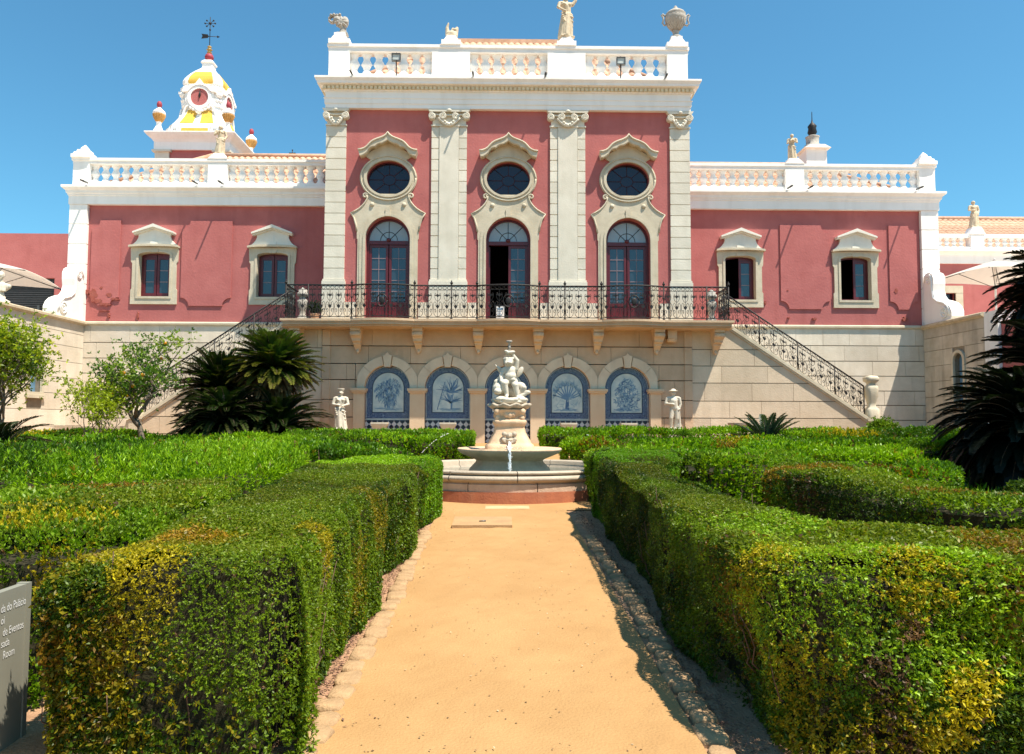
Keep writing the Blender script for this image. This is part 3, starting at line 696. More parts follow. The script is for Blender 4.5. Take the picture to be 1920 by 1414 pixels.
for sgn in (-1,1):
    b = MB(); x0,x1 = sorted((sgn*5.94,sgn*6.2)); zq = [ZG-.3]+[Z(y) for y in (815,783,750,713,683,650)]+[ZBS]
    for i in range(7): b.box(x0,x1,YC-.075,YC+.3,zq[i]+.012,zq[i+1]-.012)
    b.build('wall_strip','ashlarw',palace)
for i,cx in enumerate(AX):
    b = MB()
    for t0,t1 in ((.3,41.5),(42.2,80),(100,137.8),(138.5,179.7)):       # voussoirs
        o_ = [(max(-1.0,min(1.0,x)),z) for x,z in arc(0,spr,RO,t0,t1,12)]; n_ = arc(0,spr,RI,t1,t0,12)
        b.prism(shift(o_+n_,cx), YC-.085, YC+.2)
    b.prism(shift([(-.10,spr+RI-.06),(.10,spr+RI-.06),(.15,spr+RO+.02),(.06,spr+RO+.05),(.0,spr+RO+.13),(-.06,spr+RO+.05),(-.15,spr+RO+.02)],cx), YC-.13, YC+.1)
    b.build('arch','archstone',palace)
def pier(x0,x1):
    b = MB(); b.box(x0,x1,YC-.09,YC+.28,ZG-.3,spr-.16); b.box(x0-.05,x1+.05,YC-.15,YC+.29,spr-.16,spr-.10); b.box(x0-.08,x1+.08,YC-.19,YC+.295,spr-.10,spr-.02); b.box(x0-.02,x1+.02,YC-.105,YC+.285,spr-.02,spr+.0)
    b.build('pier','stone2' if False else 'kerb' if False else 'ashlarw2',palace)
M['ashlarw2'] = mat('smooth warm stone', (.70,.53,.36), (.64,.46,.30), 1.4, .85, .2, 25, .3, stain=(.50,.30,.17))
for a,c in zip(AX[:-1],AX[1:]): pier(a+RI,c-RI)
pier(AX[-1]+RI,AX[-1]+RI+.36); pier(AX[0]-RI-.36,AX[0]-RI)
# azulejo panels
def checker_mat():
    m = mat('azulejo dado', (.03,.03,.07), None, 8, .2, spec=.5); N = m.node_tree.nodes; l = m.node_tree.links
    g = N.new('ShaderNodeNewGeometry'); mp = N.new('ShaderNodeMapping'); mp.inputs['Rotation'].default_value = (0, rad(45), 0)
    c = N.new('ShaderNodeTexChecker'); c.inputs['Scale'].default_value = 7.6; c.inputs['Color1'].default_value = (.012,.012,.04,1); c.inputs['Color2'].default_value = (.55,.55,.58,1)
    l.new(g.outputs['Position'], mp.inputs[0]); l.new(mp.outputs[0], c.inputs['Vector']); l.new(c.outputs[0], N['Principled BSDF'].inputs['Base Color']); return m
M['azcheck'] = checker_mat()
def stroke(mb, pts, w0, w1, y, m):       # painted tapering brush stroke
    n = len(pts); v = []
    for i in range(n):
        a = Vector(pts[max(i-1,0)]); c = Vector(pts[min(i+1,n-1)]); d = (c-a); d = d.normalized() if d.length else Vector((0,1))
        w = w0+(w1-w0)*i/(n-1); nx, nz = -d.y*w, d.x*w
        v += [(pts[i][0]+nx,y,pts[i][1]+nz),(pts[i][0]-nx,y,pts[i][1]-nz)]
    mb.add(v, [(2*i,2*i+1,2*i+3,2*i+2) for i in range(n-1)], m)
ZF0, ZF1 = 1.93, spr                      # painted field
def painting(kind, cx, y, parent):
    r = random.Random(kind*5+1); mb = MB(); k = [0]
    def st(pts,w0,w1,m):
        k[0] += 1; stroke(mb,[(cx+p[0],ZF0+p[1]) for p in pts],w0,w1,y-.0004*(k[0]%12)-.0005,m)
    def curve(x,z,a,ln,bend,n=5):
        pts = [(x,z)]
        for i in range(n): x += ln/n*math.cos(a); z += ln/n*math.sin(a); a += bend/n; pts.append((x,z))
        return pts
    for i in range(26): st(curve(r.uniform(-.45,.3),r.uniform(.02,.10),r.uniform(-.2,.2),r.uniform(.1,.3),0),.012,.005,r.choice((1,2,2)))
    if kind == 0:
        st(curve(.02,.05,1.75,.75,-.3),.05,.02,1)
        for i in range(330):
            a = r.uniform(0,2*PI); q = r.random()**.6; px = -.02+.43*q*math.cos(a); pz = .70+.33*q*math.sin(a)+(.12 if px>0 else 0)
            st(curve(px,pz,r.uniform(-2.6,-.6),r.uniform(.08,.2),r.uniform(-.6,.6),3),.016,.004,r.choice((1,1,2,2,3,0)))
        for i in range(120): st(curve(r.uniform(-.12,.26),r.uniform(.2,.6),r.uniform(-2.3,-.9),r.uniform(.06,.16),0,2),.016,.004,r.choice((1,2,0)))
        for x in (-.08,.0,.06,.14): st([(x,.3),(x+.01,.03)],.012,.008,r.choice((1,2)))
    elif kind == 1:
        st([(-.36,.05),(-.10,1.0)],.014,.010,0)
        for i in range(20): st(curve(-.30+.012*i*.9,.2+.03*i,r.uniform(.2,2.6),.1,0,2),.01,.003,2)
        for c0,n,ln in (((.12,.62),34,.55),((.10,.28),34,.42)):
            for i in range(n): st(curve(c0[0],c0[1],r.uniform(.1,3.0),ln*r.uniform(.6,1.05),r.choice((-1,1))*r.uniform(.0,1.0),5),.024,.003,r.choice((0,1,1,2)))
        st([(.12,.05),(.12,.55)],.03,.03,1)
    elif kind == 3:
        st([(.0,.05),(.01,.38)],.07,.05,0)
        for i in range(11):
            a = .3+i*.25; q = curve(.01,.40,a,.46,r.uniform(-.3,.3),4); st(q,.03,.015,1)
            for j in range(22): st(curve(q[-1][0]*.9,q[-1][1],a+r.uniform(-1.2,1.2),r.uniform(.10,.26),r.uniform(-.5,.5),4),.016,.003,r.choice((1,2,2,3)))
        for i in range(40): st(curve(r.uniform(-.4,.4),r.uniform(.1,.5),r.uniform(0,PI),.15,0,3),.012,.003,r.choice((2,3,3)))
    else:
        for i in range(420):
            a = r.uniform(0,2*PI); q = r.random()**.55; px = .0+.40*q*math.cos(a); pz = .55+.55*q*math.sin(a); px *= 1.15-.55*max(0,pz-.3)
            st(curve(px,pz,r.uniform(-1,4),r.uniform(.05,.13),r.uniform(-.5,.5),3),.018,.003,r.choice((0,1,1,2,2,3)))
        for i in range(5): st(curve(r.uniform(-.1,.1),.03,r.uniform(1.2,2.0),.75,0),.010,.006,1)
    mb.v = [(min(max(x,cx-.485),cx+.485),y_,max(z_,ZF0+.005)) for x,y_,z_ in mb.v]
    mb.build('painting',['az0','az1','az2','az3'],parent)
for i,cx in enumerate(AX):
    ip = YC+.2
    zd = Z(787)
    b = MB(); b.prism([(cx-RI-.03,ZG-.3),(cx+RI+.03,ZG-.3)]+[(cx+RI+.03,spr)]+shift(arc(0,spr,RI+.03,0,180,28),cx)[1:-1]+[(cx-RI-.03,spr)], ip, ip+.1)
    t = b.build('tile_panel','azborder',palace)
    b = MB()
    fo = lambda w,zb: [(cx+w,zb),(cx+w,spr)] + shift(arc(0,spr,w,0,180,24),cx)[1:-1] + [(cx-w,spr),(cx-w,zb)]
    b.prism(fo(.515,ZF0-.03), ip-.004, ip-.0005, 0, [fo(.49,ZF0-.005)])
    b.prism(fo(.735,zd+.02), ip-.004, ip-.0005, 0, [fo(.72,zd+.035)])
    b.box(cx-RI,cx+RI,ip-.0042,ip-.0006,zd-.02,zd+.01)
    b.build('border_line','azfield',t)
    b = MB(); b.prism(fo(.55,ZF0-.065), ip-.003, ip-.0004, 0, [fo(.516,ZF0-.031)]); b.box(cx-RI,cx+RI,ip-.003,ip-.0004,zd-.045,zd-.021); b.build('dark_line','azline',t)
    b = MB(); b.prism(fo(.489,ZF0-.004), ip-.002, ip-.0003); b.build('painted_field','azfield',t)
    b = MB(); b.box(cx-RI,cx+RI,ip-.0025,ip-.0004,ZG-.2,zd-.046); b.build('dado','azcheck',t)
    painting((0,1,1,3,4)[i], cx, ip-.0025, t)
# balcony
def bow(x):                               # bowed front before each door
    for cx in DX:
        if abs(x-cx) < 1.02: return -.24*math.cos((x-cx)/1.02*PI/2)**.8
    return 0.0
xs = sorted(set([-7.3,7.3] + [cx+1.02*math.sin(t*PI/20) for cx in DX for t in range(-10,11)]))
def edge(off): return [(x if abs(x)<7.29 else x+math.copysign(off,x), YB+bow(x)-off) for x in xs]
b = MB()
for z0,z1,off in ((ZBS,ZBS+.05,-.08),(ZBS+.05,ZBS+.12,.0),(ZBS+.12,ZF-.075,.03),(ZF-.075,ZF-.002,.07)):
    e = edge(off); b.prism(e + [(e[-1][0],YC-.004),(e[0][0],YC-.004)], z0, z1, axis='z')
for sgn in (-1,1):
    x0,x1 = sorted((sgn*6.22,sgn*7.3)); b.box(x0,x1,YC-.003,YW-.1,ZBS+.1,ZF-.004)
b.build('balcony_slab','ashlarw',palace)
cb = MB()
prof = [(0,0),(-.62,0),(-.62,-.10),(-.56,-.13),(-.55,-.28),(-.47,-.34),(-.42,-.44),(-.30,-.47),(-.29,-.53),(-.24,-.56),(-.14,-.64),(-.08,-.72),(0,-.76)]
cb.prism(prof,-.165,.165,axis='x'); cb.v = [(x*(1.0 if z>-.3 else max(.42,1+(z+.3)*1.25)),y,z) for x,y,z in cb.v]; cb.tube([(-.17,-.56,-.21),(.17,-.56,-.21)],.075,10); cb.tube([(-.13,-.40,-.40),(.13,-.40,-.40)],.05,8); cb.ell((0,-.1,-.75),(.06,.06,.07))
cb.box(-.19,.19,-.66,-.001,-.03,-.0005)
co = None
for x in (-6.98,-5.0,-2.98,-.98,1.0,2.98,5.0,6.98):
    loc = (x,YC-.032,ZBS-.001)
    if co is None: co = cb.build('corbel','ochre2' if False else 'ashlarw2',palace,offset=False); co.location = Vector(loc)-origin(palace)
    else: copy_to(co,palace,loc)
b = MB(); b.box(5.32,5.62,YC-.4,YC-.031,ZBS-.3,ZBS-.002); b.tube([(5.32,YC-.25,ZBS-.3),(5.62,YC-.25,ZBS-.3)],.12,10); b.build('broken_corbel','ashlarw2',palace)
# wing lower walls, ledge, stairs
wz = lambda y: Z(y,YW)
WY = [5.0]+[wz(y) for y in (646,675,703,731,758,786)]; WY = list(reversed(WY)); WY = [ZG-.4,1.15]+WY
def slope(x): return 4.86 - (abs(x)-7.3)*(4.86-1.55)/(12.25-7.3)    # underside line of the stair coping
for sgn in (-1,1):
    b = MB(); x0,x1 = sorted((sgn*6.2,sgn*15.6))
    b.box(x0,x1,YW-.03,YW+.4,ZG-.5,5.02,1); ashlar(b,x0,x1,WY,YW-.09,.1,1.25,.028)
    b.build('basement_wall',['ashlar','groove'],palace)
    b = MB(); path = [(x0,YW-.02),(x1,YW-.02)]
    b.sweep(path,[(-.1,4.98),(.08,4.98),(.10,5.02),(.14,5.04),(.14,5.10),(.10,5.13),(-.0,5.15)]); b.build('string_course','stone2',palace)
    # stair: side wall in courses below the slope, coping, steps, newel
    SY = [ZG-.4]+[Z(y) for y in (815,783,751,717,685,654)]+[4.86]
    k_ = (4.86-1.55)/(12.25-7.3)
    b = MB(); xa,xb = sorted((sgn*6.21,sgn*12.32))
    cl = (sgn*k_,1.0,4.86+7.3*k_-.03)
    b.prism(clip(clip([(xa,ZG-.4),(xb,ZG-.4),(xb,4.86),(xa,4.86)],*cl),0,1,4.86),YC,YC+.25,1)
    ashlar(b,xa,xb,SY,YC-.028,.027,1.4,.026,[cl])
    b.build('stair_wall',['ashlarw3','groove'],palace) if 'ashlarw3' in M else (M.__setitem__('ashlarw3',mat('sunlit warm ashlar',(.70,.57,.42),(.60,.48,.34),1.3,.88,.35,22,.3,.14,stain=(.38,.29,.2))), b.build('stair_wall',['ashlarw3','groove'],palace))  # same ashlar as the arcade, paler with sunlight put into its colour
    b = MB()
    for o0,o1,y0,y1 in ((-.03,.04,-.075,.30),(.04,.13,-.11,.33),(.13,.18,-.07,.30)):
        b.prism([(sgn*7.3,4.86+o0-.03),(sgn*12.3,4.86-5.0*k_+o0-.03),(sgn*12.3,4.86-5.0*k_+o1-.03),(sgn*7.3,4.86+o1-.03)],YC+y0,YC+y1)
    b.build('stair_coping','stone2',palace)
    b = MB()
    for i in range(25):
        x0_ = 7.3+ i*.212; z1_ = 4.88-.142*(i+1); p0,p1 = sorted((sgn*x0_,sgn*(x0_+.24))); b.box(p0,p1,YC+.34,YW-.1,z1_-.5,z1_)
    b.build('stair_steps','stone2',palace)
    b = MB(); xn = sgn*12.32
    zb = Z(800); zt_ = Z(701)
    b.lathe([(.20,0),(.20,.28),(.17,.32),(.11,.40),(.12,.52),(.17,.74),(.19,.98),(.17,1.08),(.11,1.14),(.13,1.2),(.20,1.26),(.21,1.36),(.17,1.42),(0.001,1.45)],(xn,YC+.1,zt_-1.45),16,0,True,sq=.7)
    b.box(xn-.24,xn+.24,YC-.14,YC+.34,zt_-1.55,zt_-1.45); b.box(xn-.2,xn+.2,YC-.1,YC+.3,ZG-.3,zt_-1.55)
    sc = [(xn+sgn*.21,ZG-.2),(xn+sgn*.62,ZG-.2),(xn+sgn*.6,ZG+.2),(xn+sgn*.45,ZG+.35),(xn+sgn*.32,ZG+.6),(xn+sgn*.30,zt_-1.6),(xn+sgn*.21,zt_-1.56)]
    b.prism(sc,YC-.06,YC+.26)
    b.build('newel','stone2',palace)
# --- wrought iron: pattern drawn in (s,h) and mapped onto the run of the rail
RB = .0095
def rail_pattern(mb, f, s0, s1, n):
    w = (s1-s0)/n
    def T(pts, r=RB, seg=4): mb.tube([f(p[0],p[1]) for p in pts], r, seg, 0, False)
    T([(s0+(s1-s0)*i/(n*2),1.10) for i in range(n*2+1)], .016)
    T([(s0+(s1-s0)*i/(n*2),.96) for i in range(n*2+1)]); T([(s0+(s1-s0)*i/(n*2),.07) for i in range(n*2+1)],.016)
    for i in range(n):
        c = s0+w*(i+.5)
        for sg in (-1,1):
            T([(c+sg*w*.25+w*.2*math.cos(t*.6), 1.03+.055*math.sin(t*.6)) for t in range(11)])
            # lower heart scrolls
            T([(c+sg*x*w,h) for x,h in ((.02,.09),(.20,.10),(.36,.16),(.42,.25),(.36,.33),(.24,.34),(.18,.28),(.24,.23),(.30,.26))])
            T([(c+sg*x*w,h) for x,h in ((.40,.27),(.46,.40),(.42,.52),(.28,.58),(.16,.53),(.18,.45),(.28,.46))])
            T([(c+sg*x*w,h) for x,h in ((.02,.60),(.16,.62),(.30,.70),(.34,.80),(.26,.86),(.18,.82),(.22,.76))])
        T([(c,.08),(c,.96)])
        for hz,r_ in ((.42,.060),(.78,.050)):
            q = [f(c,hz-r_*1.3),f(c+r_,hz),f(c,hz+r_*1.3),f(c-r_,hz)]; nrm = (q[1]-q[3]).cross(q[2]-q[0]).normalized()*.012
            mb.add([p-nrm for p in q]+[p+nrm for p in q],[(0,1,2,3),(7,6,5,4),(0,4,5,1),(1,5,6,2),(2,6,7,3),(3,7,4,0)])
        T([(c-.09,.78),(c+.09,.78)],.016)
def rail_post(parent, p, h=1.14, knob=True, name='post'):
    mb = MB(); x,y,z = p
    mb.tube([(x,y,z),(x,y,z+h)],.021,6)
    if knob: mb.ell((x,y,z+h+.05),.048); mb.tube([(x,y,z+h+.08),(x,y,z+h+.15)],[.03,.008],6); mb.ell((x,y,z+.3),.036); mb.ell((x,y,z+.72),.036)
    mb.ell((x,y,z+.02),.045)
    return mb.build(name,'iron',parent)
railing = MB(); railing.tube([(-7.25,YB+.02,ZF+1.12),(-7.25,YB+.02,ZF+1.13)],.01,4)
xr = [-7.22,-6.5,-5.09,-3.05,-1.85,-1.02,1.02,1.85,3.05,5.09,6.5,7.22]
b = MB(); e = [(x, YB+bow(x)+.06) for x in xs if abs(x)<7.2]; b.tube([(-7.2,YW-.2,ZF+1.11),(-7.2,YB+.06,ZF+1.11)]+[(x,y,ZF+1.11) for x,y in e]+[(7.2,YB+.06,ZF+1.11),(7.2,YW-.2,ZF+1.11)],.024,5)
rail = b.build('balcony_railing','iron',palace)
for a,c in zip(xr[:-1],xr[1:]):
    mb = MB(); rail_pattern(mb, lambda s,h: Vector((s,YB+bow(s)+.06,ZF+h)), a, c, max(2,round((c-a)/.31)))
    if any(abs((a+c)/2-d)<.2 for d in DX):
        mcx = (a+c)/2; mb.tube([(mcx+.17*math.cos(t*.5236),YB+bow(mcx)+.045,ZF+.58+.2*math.sin(t*.5236)) for t in range(13)],.02,5); mb.ell((mcx,YB+bow(mcx)+.05,ZF+.58),(.09,.02,.12))
    mb.build('railing_panel','iron',rail)
for x in xr: rail_post(rail,(x,YB+bow(x)+.06,ZF),1.14,abs(abs(x)-6.5)>.1)
for sgn in (-1,1):
    mb = MB(); rail_pattern(mb, lambda s,h: Vector((sgn*7.2,s,ZF+h)), YB+.1, YC+.25, 4); mb.build('railing_panel','iron',rail)
    k_ = (4.86-1.55)/(12.25-7.3); L0,L1 = 7.36,12.08
    f = lambda s,h: Vector((sgn*s,YC+.12,4.99-(s-7.3)*k_+h*.93))
    b = MB(); b.tube([f(L0,1.11),f(L1,1.11)],.024,5); sr = b.build('stair_railing','iron',palace)
    cuts = [L0,8.55,9.85,11.1,L1]
    for a,c in zip(cuts[:-1],cuts[1:]):
        mb = MB(); rail_pattern(mb,f,a,c,4); mb.build('railing_panel','iron',sr)
    for s in cuts: q = f(s,0); rail_post(sr,(q.x,q.y,q.z-.02),1.04,False)
# stone vase balusters at the landings
for sgn in (-1,1):
    b = MB(); b.lathe([(.17,0),(.17,.14),(.13,.18),(.09,.28),(.10,.4),(.16,.58),(.17,.72),(.10,.82),(.11,.86),(.18,.9),(.18,.98),(.13,1.02),(.14,1.1),(.001,1.2)],(sgn*6.92,YC+.1,ZF),16,0,True,sq=.5); b.build('landing_post','greystone',palace)
# ================================================================== ground, path
def sheet(name, m, xs, ys, zf, label=None):
    v = [(x,y,zf(x,y)) for y in ys for x in xs]; n = len(xs)
    f = [(j*n+i,j*n+i+1,(j+1)*n+i+1,(j+1)*n+i) for j in range(len(ys)-1) for i in range(n-1)]
    b = MB(); b.add(v,f,0,True); o = b.build(name,m); o['kind'] = 'structure'; return o
sheet('ground','soil',[-400,-60,-20,-10,-5,0,5,10,20,60,400],[-300,-20,-5,0,5,10,15,20,24.5,40,100,600],lambda x,y: zg(y))
def sn(p, fr, seed, k=5):                 # smooth pseudo noise on arrays of points (N,3), about -1..1
    r = np.random.default_rng(seed); out = 0
    for i in range(k):
        d = r.normal(size=3); d /= np.linalg.norm(d); out = out + np.sin(p @ d * fr * r.uniform(.6,1.7) + r.uniform(0,6.3))
    return out / k**.5
def sandz(x,y): return zg(y)+.018 + .006*math.sin(x*3.1+y*1.7)*math.sin(y*2.3-x)*(1 if y<10.5 else 0)+.004*math.sin(x*9+y*7)*math.sin(y*11-x*5) + .0035*math.sin(x*17.3+3*math.sin(y*5.1))*math.sin(y*19.7+2.5*math.sin(x*6.3)) + .002*math.sin(x*31+y*13)*math.sin(y*37-x*9)
sheet('path','sand',[-1.08+1.75*i/40 for i in range(41)],[-1+i*.04 for i in range(288)],sandz)
sheet('courtyard','sand',[-5,-4,-2,-1,0,1,2,4,5],[10.40,12,14,16,18,20,22,24,24.99],lambda x,y: zg(y)+.012)
# ================================================================== terraces and their walls
for sgn in (-1,1):
    x0,x1 = sorted((sgn*15.65,sgn*60)); b = MB(); b.box(x0,x1,5,60,-1,4.35); o = b.build('terrace','soil' if 0 else 'ashlar'); o['kind'] = 'structure'
WZ = [ZG-1.2]+[.3,.85,1.4,1.95,2.5,3.05,3.6,4.15,4.62,4.98]
def side_wall(sgn, y0, y1, wy, wz0, wz1, ww, label, m):
    t = thing('terrace_wall',label,'wall',(sgn*15.2,(y0+y1)/2,zg(20)))
    x = sgn*15.2; b = MB()
    xa,xb = sorted((x+sgn*.03,x+sgn*.44))
    hw = [(wy+ww/2,wz0),(wy+ww/2,wz1-ww/2)] + arc(wy,wz1-ww/2,ww/2,0,180,12)[1:-1] + [(wy-ww/2,wz1-ww/2),(wy-ww/2,wz0)]
    b.prism([(y0,-.6),(y1,-.6),(y1,4.98),(y0,4.98)],xa,xb,1,[hw],axis='x')
    r = random.Random(5)
    for j in range(len(WZ)-1):           # courses, interrupted by the window
        z0,z1 = WZ[j]+.008,WZ[j+1]-.008; y = y0
        while y < y1-.01:
            w = min(r.uniform(.9,1.6),y1-y); a,c = y+.003,y+w-.003; y += w
            segs = [(a,c)]
            if z1 > wz0-.06 and z0 < wz1+.04: segs = [(a,min(c,wy-ww/2-.08)),(max(a,wy+ww/2+.08),c)]
            for p,q in segs:
                if q-p > .02:
                    o_ = r.uniform(-.003,.003); xs_ = sorted((x+sgn*(0+o_),x+sgn*.029)); b.box(xs_[0],xs_[1],p,q,z0,z1)
    b.build('masonry',[m,'groove'],t)
    b = MB(); oh = [(wy+ww/2+.1,wz0-.1),(wy+ww/2+.1,wz1-ww/2)] + arc(wy,wz1-ww/2,ww/2+.1,0,180,14)[1:-1] + [(wy-ww/2-.1,wz1-ww/2),(wy-ww/2-.1,wz0-.1)]
    b.prism(oh,x-sgn*.05,x+sgn*.05,0,[hw],axis='x'); b.box(*sorted((x-sgn*.09,x+sgn*.05)),wy-ww/2-.16,wy+ww/2+.16,wz0-.2,wz0-.101)
    w = b.build('window_frame','stone2',t); b = MB(); b.prism([(p*1.0,q) for p,q in hw],x+sgn*.18,x+sgn*.2,axis='x'); b.build('pane','glassblue',w)
    b = MB(); path = [(x,y1),(x,y0)] if sgn < 0 else [(x,y0),(x,y1)]
    path = [(x,y0),(x,y1)] if sgn < 0 else [(x,y1),(x,y0)]
    b.sweep(path,[(-.47,4.97),(.04,4.97),(.06,5.0),(.12,5.03),(.12,5.10),(.08,5.13),(-.47,5.14)]); b.build('coping','ochre',t)
    return t
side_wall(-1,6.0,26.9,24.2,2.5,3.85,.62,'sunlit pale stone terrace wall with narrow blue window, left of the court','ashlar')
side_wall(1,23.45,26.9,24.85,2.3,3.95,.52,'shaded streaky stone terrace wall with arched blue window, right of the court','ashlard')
t = thing('garden_pavilion','pink wall with white corner pier behind the dark cycad at right','building',(16,20,zg(20)))
b = MB(); b.box(15.15,15.7,22.75,23.4,-.5,5.1); b.build('corner_pier','white',t)
b = MB(); b.box(15.25,19,12,22.74,-.5,4.75); b.build('wall','pink',t)
# scroll buttresses
def scroll(sgn,label):
    t = thing('scroll_buttress',label,'ornament',(sgn*15.4,26,5.14))
    pr = [(26.84,5.14),(26.84,6.75),(26.80,6.92),(26.66,7.0),(26.45,7.0),(26.30,6.92),(26.22,6.76),(26.22,6.55),(26.26,6.3),(26.2,6.1),(26.05,5.95),(25.75,5.86),(25.5,5.76),(25.3,5.6),(25.2,5.42),(25.2,5.25),(25.26,5.14)]
    xa,xb = sorted((sgn*15.22,sgn*15.66)); b = MB(); b.prism(pr,xa,xb,axis='x')
    inner = [(26.5,5.2),(26.6,6.6),(26.4,6.8),(26.35,6.5)]
    pts = [(xa if sgn>0 else xb, y, z) for y,z in pr[1:]]
    xf = sgn*15.21
    for cy,cz,r0 in ((25.62,5.47,.26),(26.5,6.76,.17)):
        b.tube([(xf,cy+r0*(1-.85*i/30)*math.cos(.42*i+2),cz+r0*(1-.85*i/30)*math.sin(.42*i+2)) for i in range(31)],.035,6)
    b.tube([(xf,y,z) for y,z in [(26.76,6.7),(26.62,6.9),(26.4,6.88),(26.31,6.7),(26.33,6.4),(26.25,6.05),(26.0,5.88),(25.6,5.76),(25.36,5.56),(25.3,5.3)]],.035,6)
    o = b.build('volute','white',t)
scroll(-1,'white scroll buttress on the left terrace wall beside the wing corner'); scroll(1,'white scroll buttress on the right terrace wall in front of the parasol')
# ================================================================== annexes
a0 = P(20,440,33); a1 = P(131,440,33); wt = P(50,521,33).z
t = thing('annex_building','plain pink flat roofed annex with wide dark shutter at far left','building',(-20,33,4.35))
b = MB(); xw0,xw1 = P(-40,560,33).x, P(101,560,33).x
b.prism([(-34,4.3),(-17.5,4.3),(-17.5,a0.z),(-34,a0.z)],33,33.4,0,[[(xw0,4.4),(xw1,4.4),(xw1,wt),(xw0,wt)]]); b.box(-17.9,-17.5,33.4,38,4.3,a0.z); b.box(-34,-17.9,37.6,38,4.3,a0.z); b.box(-34,-17.5,33.0,38,a0.z+.001,a0.z+.06)
b.build('wall','pink',t)
b = MB(); b.box(xw0,xw1,33.2,33.3,4.4,wt)
for i in range(34): zq = 4.45+(wt-4.5)*i/34; b.box(xw0+.03,xw1-.03,33.15,33.2,zq,zq+.05)
o = b.build('shutter','shutter',t); b = MB(); xq = P(70,560,33).x; b.box(xq-.05,xq+.05,33.08,33.149,4.4,wt-1.2); b.build('shutter_post','metal',o)
YA = 36.0
t = thing('annex_building','pink annex with tiled roof and white balustrade at far right','building',(26,YA,4.35))
za,zb_,zc,zd = Z(480,YA)-.25,Z(455,YA)-.25,Z(425,YA)-.25,Z(391,40)-.3
xl = 17.0; b = MB(); wx0,wx1 = P(1768,560,YA).x,P(1791,560,YA).x; wzt = Z(545,YA)
b.prism([(xl,4.3),(40,4.3),(40,za),(xl,za)],YA,YA+.4,0,[[(wx0,4.9),(wx1,4.9),(wx1,wzt),(wx0,wzt)]]); b.box(xl,xl+.4,YA+.4,44,4.3,za); b.build('wall','pink',t)
b = MB(); b.box(wx0-.35,wx0,YA-.08,YA+.1,4.8,wzt+.0); b.box(wx1,wx1+.35,YA-.08,YA+.1,4.8,wzt); b.box(wx0-.35,wx1+.35,YA-.09,YA+.1,wzt+.001,wzt+.35); w = b.build('window_frame','stone2',t)
b = MB(); b.box(wx0,wx1,YA+.2,YA+.25,4.9,wzt); b.build('pane','glassdark',w)
b = MB(); b.sweep([(xl,44),(xl,YA-.02),(40,YA-.02)],[(-.4,za),(.06,za),(.06,za+.4),(.12,za+.5),(.3,zb_-.08),(.3,zb_),(-.4,zb_+.02)]); b.build('cornice','white',t)
b = MB(); h = zc-zb_; b.box(xl,40,YA-.15,YA+.2,zb_-.02,zb_+h*.2); b.box(xl,40,YA-.2,YA+.22,zc-h*.22,zc)
xp0,xp1 = P(1815,430,YA).x,P(1838,430,YA).x; b.box(xp0,xp1,YA-.215,YA+.235,zb_+.003,zc-.003)
o = b.build('balustrade','white',t)
xx = 19.2; 
while xx < 27:
    if not (xp0-.1 < xx < xp1+.1):
        c = copy_to(proto,o,(xx,YA,zb_+h*.2)); c.scale = (.95,.8,h*.58/.9)
    xx += .36
b = MB(); b.prism([(xp0-.1,zc),(xp1+.1,zc),(xp1-.1,zc+.35),(xp0+.1,zc+.35)],YA-.25,YA+.25); b.build('statue_pedestal','white',t)
b = MB(); tile_rows(b,xl,40,YA+.6,zb_+.25,40.5,zd,11,.3); xr_ = P(1905,392,40.5).x
b.tube([(xl,40.5,zd+.05),(40,40.5,zd+.05)],.14,8); b.add([(xl,40.5,zd),(40,40.5,zd),(40,46,zb_),(xl,46,zb_)],[(0,1,2,3)]); b.build('roof','terra',t)
# ================================================================== clock tower
TY = 40.0; tx0,tx1 = P(298,230,TY).x,P(428,230,TY).x; tcx = (tx0+tx1)/2; hw = (tx1-tx0)/2; tcy = TY+hw
tz = lambda y: P(375,y,TY+.25).z
tzc = lambda y,r: P(375,y,tcy-r).z
t = thing('clock_tower','white and yellow baroque clock tower with crimson clock faces and weathervane','tower',(tcx,tcy,4.35))
R = hw+.1
b = MB(); b.box(tcx-R+.08,tcx+R-.08,tcy-R+.08,tcy+R-.08,4.35,tz(285)); b.build('shaft','pink',t)
b = MB()
for sx in (-1,1):
    for sy in (-1,1):
        cx_,cy_ = tcx+sx*(R-.36),tcy+sy*(R-.36); b.box(cx_-.38,cx_+.38,cy_-.38,cy_+.38,4.35,tz(286)-.02)
        b.box(cx_-.5,cx_+.5,cy_-.5,cy_+.5,tz(290),tz(286)-.01)
b.build('pilaster','stone',t)
sqp = lambda o_: [(tcx-R-o_*0,tcy+R),(tcx-R,tcy-R),(tcx+R,tcy-R),(tcx+R,tcy+R)]
b = MB(); b.sweep(sqp(0),[(-.6,tz(286)),(.06,tz(286)),(.06,tz(272)),(.14,tz(268)),(.34,tz(262)),(.44,tz(258)),(.44,tz(256)),(-.6,tz(254))],0,True); b.box(tcx-R+.05,tcx+R-.05,tcy-R+.05,tcy+R-.05,tz(256)-.15,tz(254)-.02); b.build('cornice','white',t)
px = TY/1400
def sqloft(mb, prof, m=0, ch=.16, sm=False):
    v = []; k = 8
    for r,z in prof:
        c = r*(1-ch)
        v += [(tcx+x,tcy+y,z) for x,y in ((-c,-r),(c,-r),(r,-c),(r,c),(c,r),(-c,r),(-r,c),(-r,-c))]
    f = [(j*k+i,j*k+(i+1)%k,(j+1)*k+(i+1)%k,(j+1)*k+i) for j in range(len(prof)-1) for i in range(k)]
    mb.add(v,f,m,sm); mb.add(v[:k],[list(range(k))[::-1]],m); mb.add(v[-k:],[list(range(k))],m)
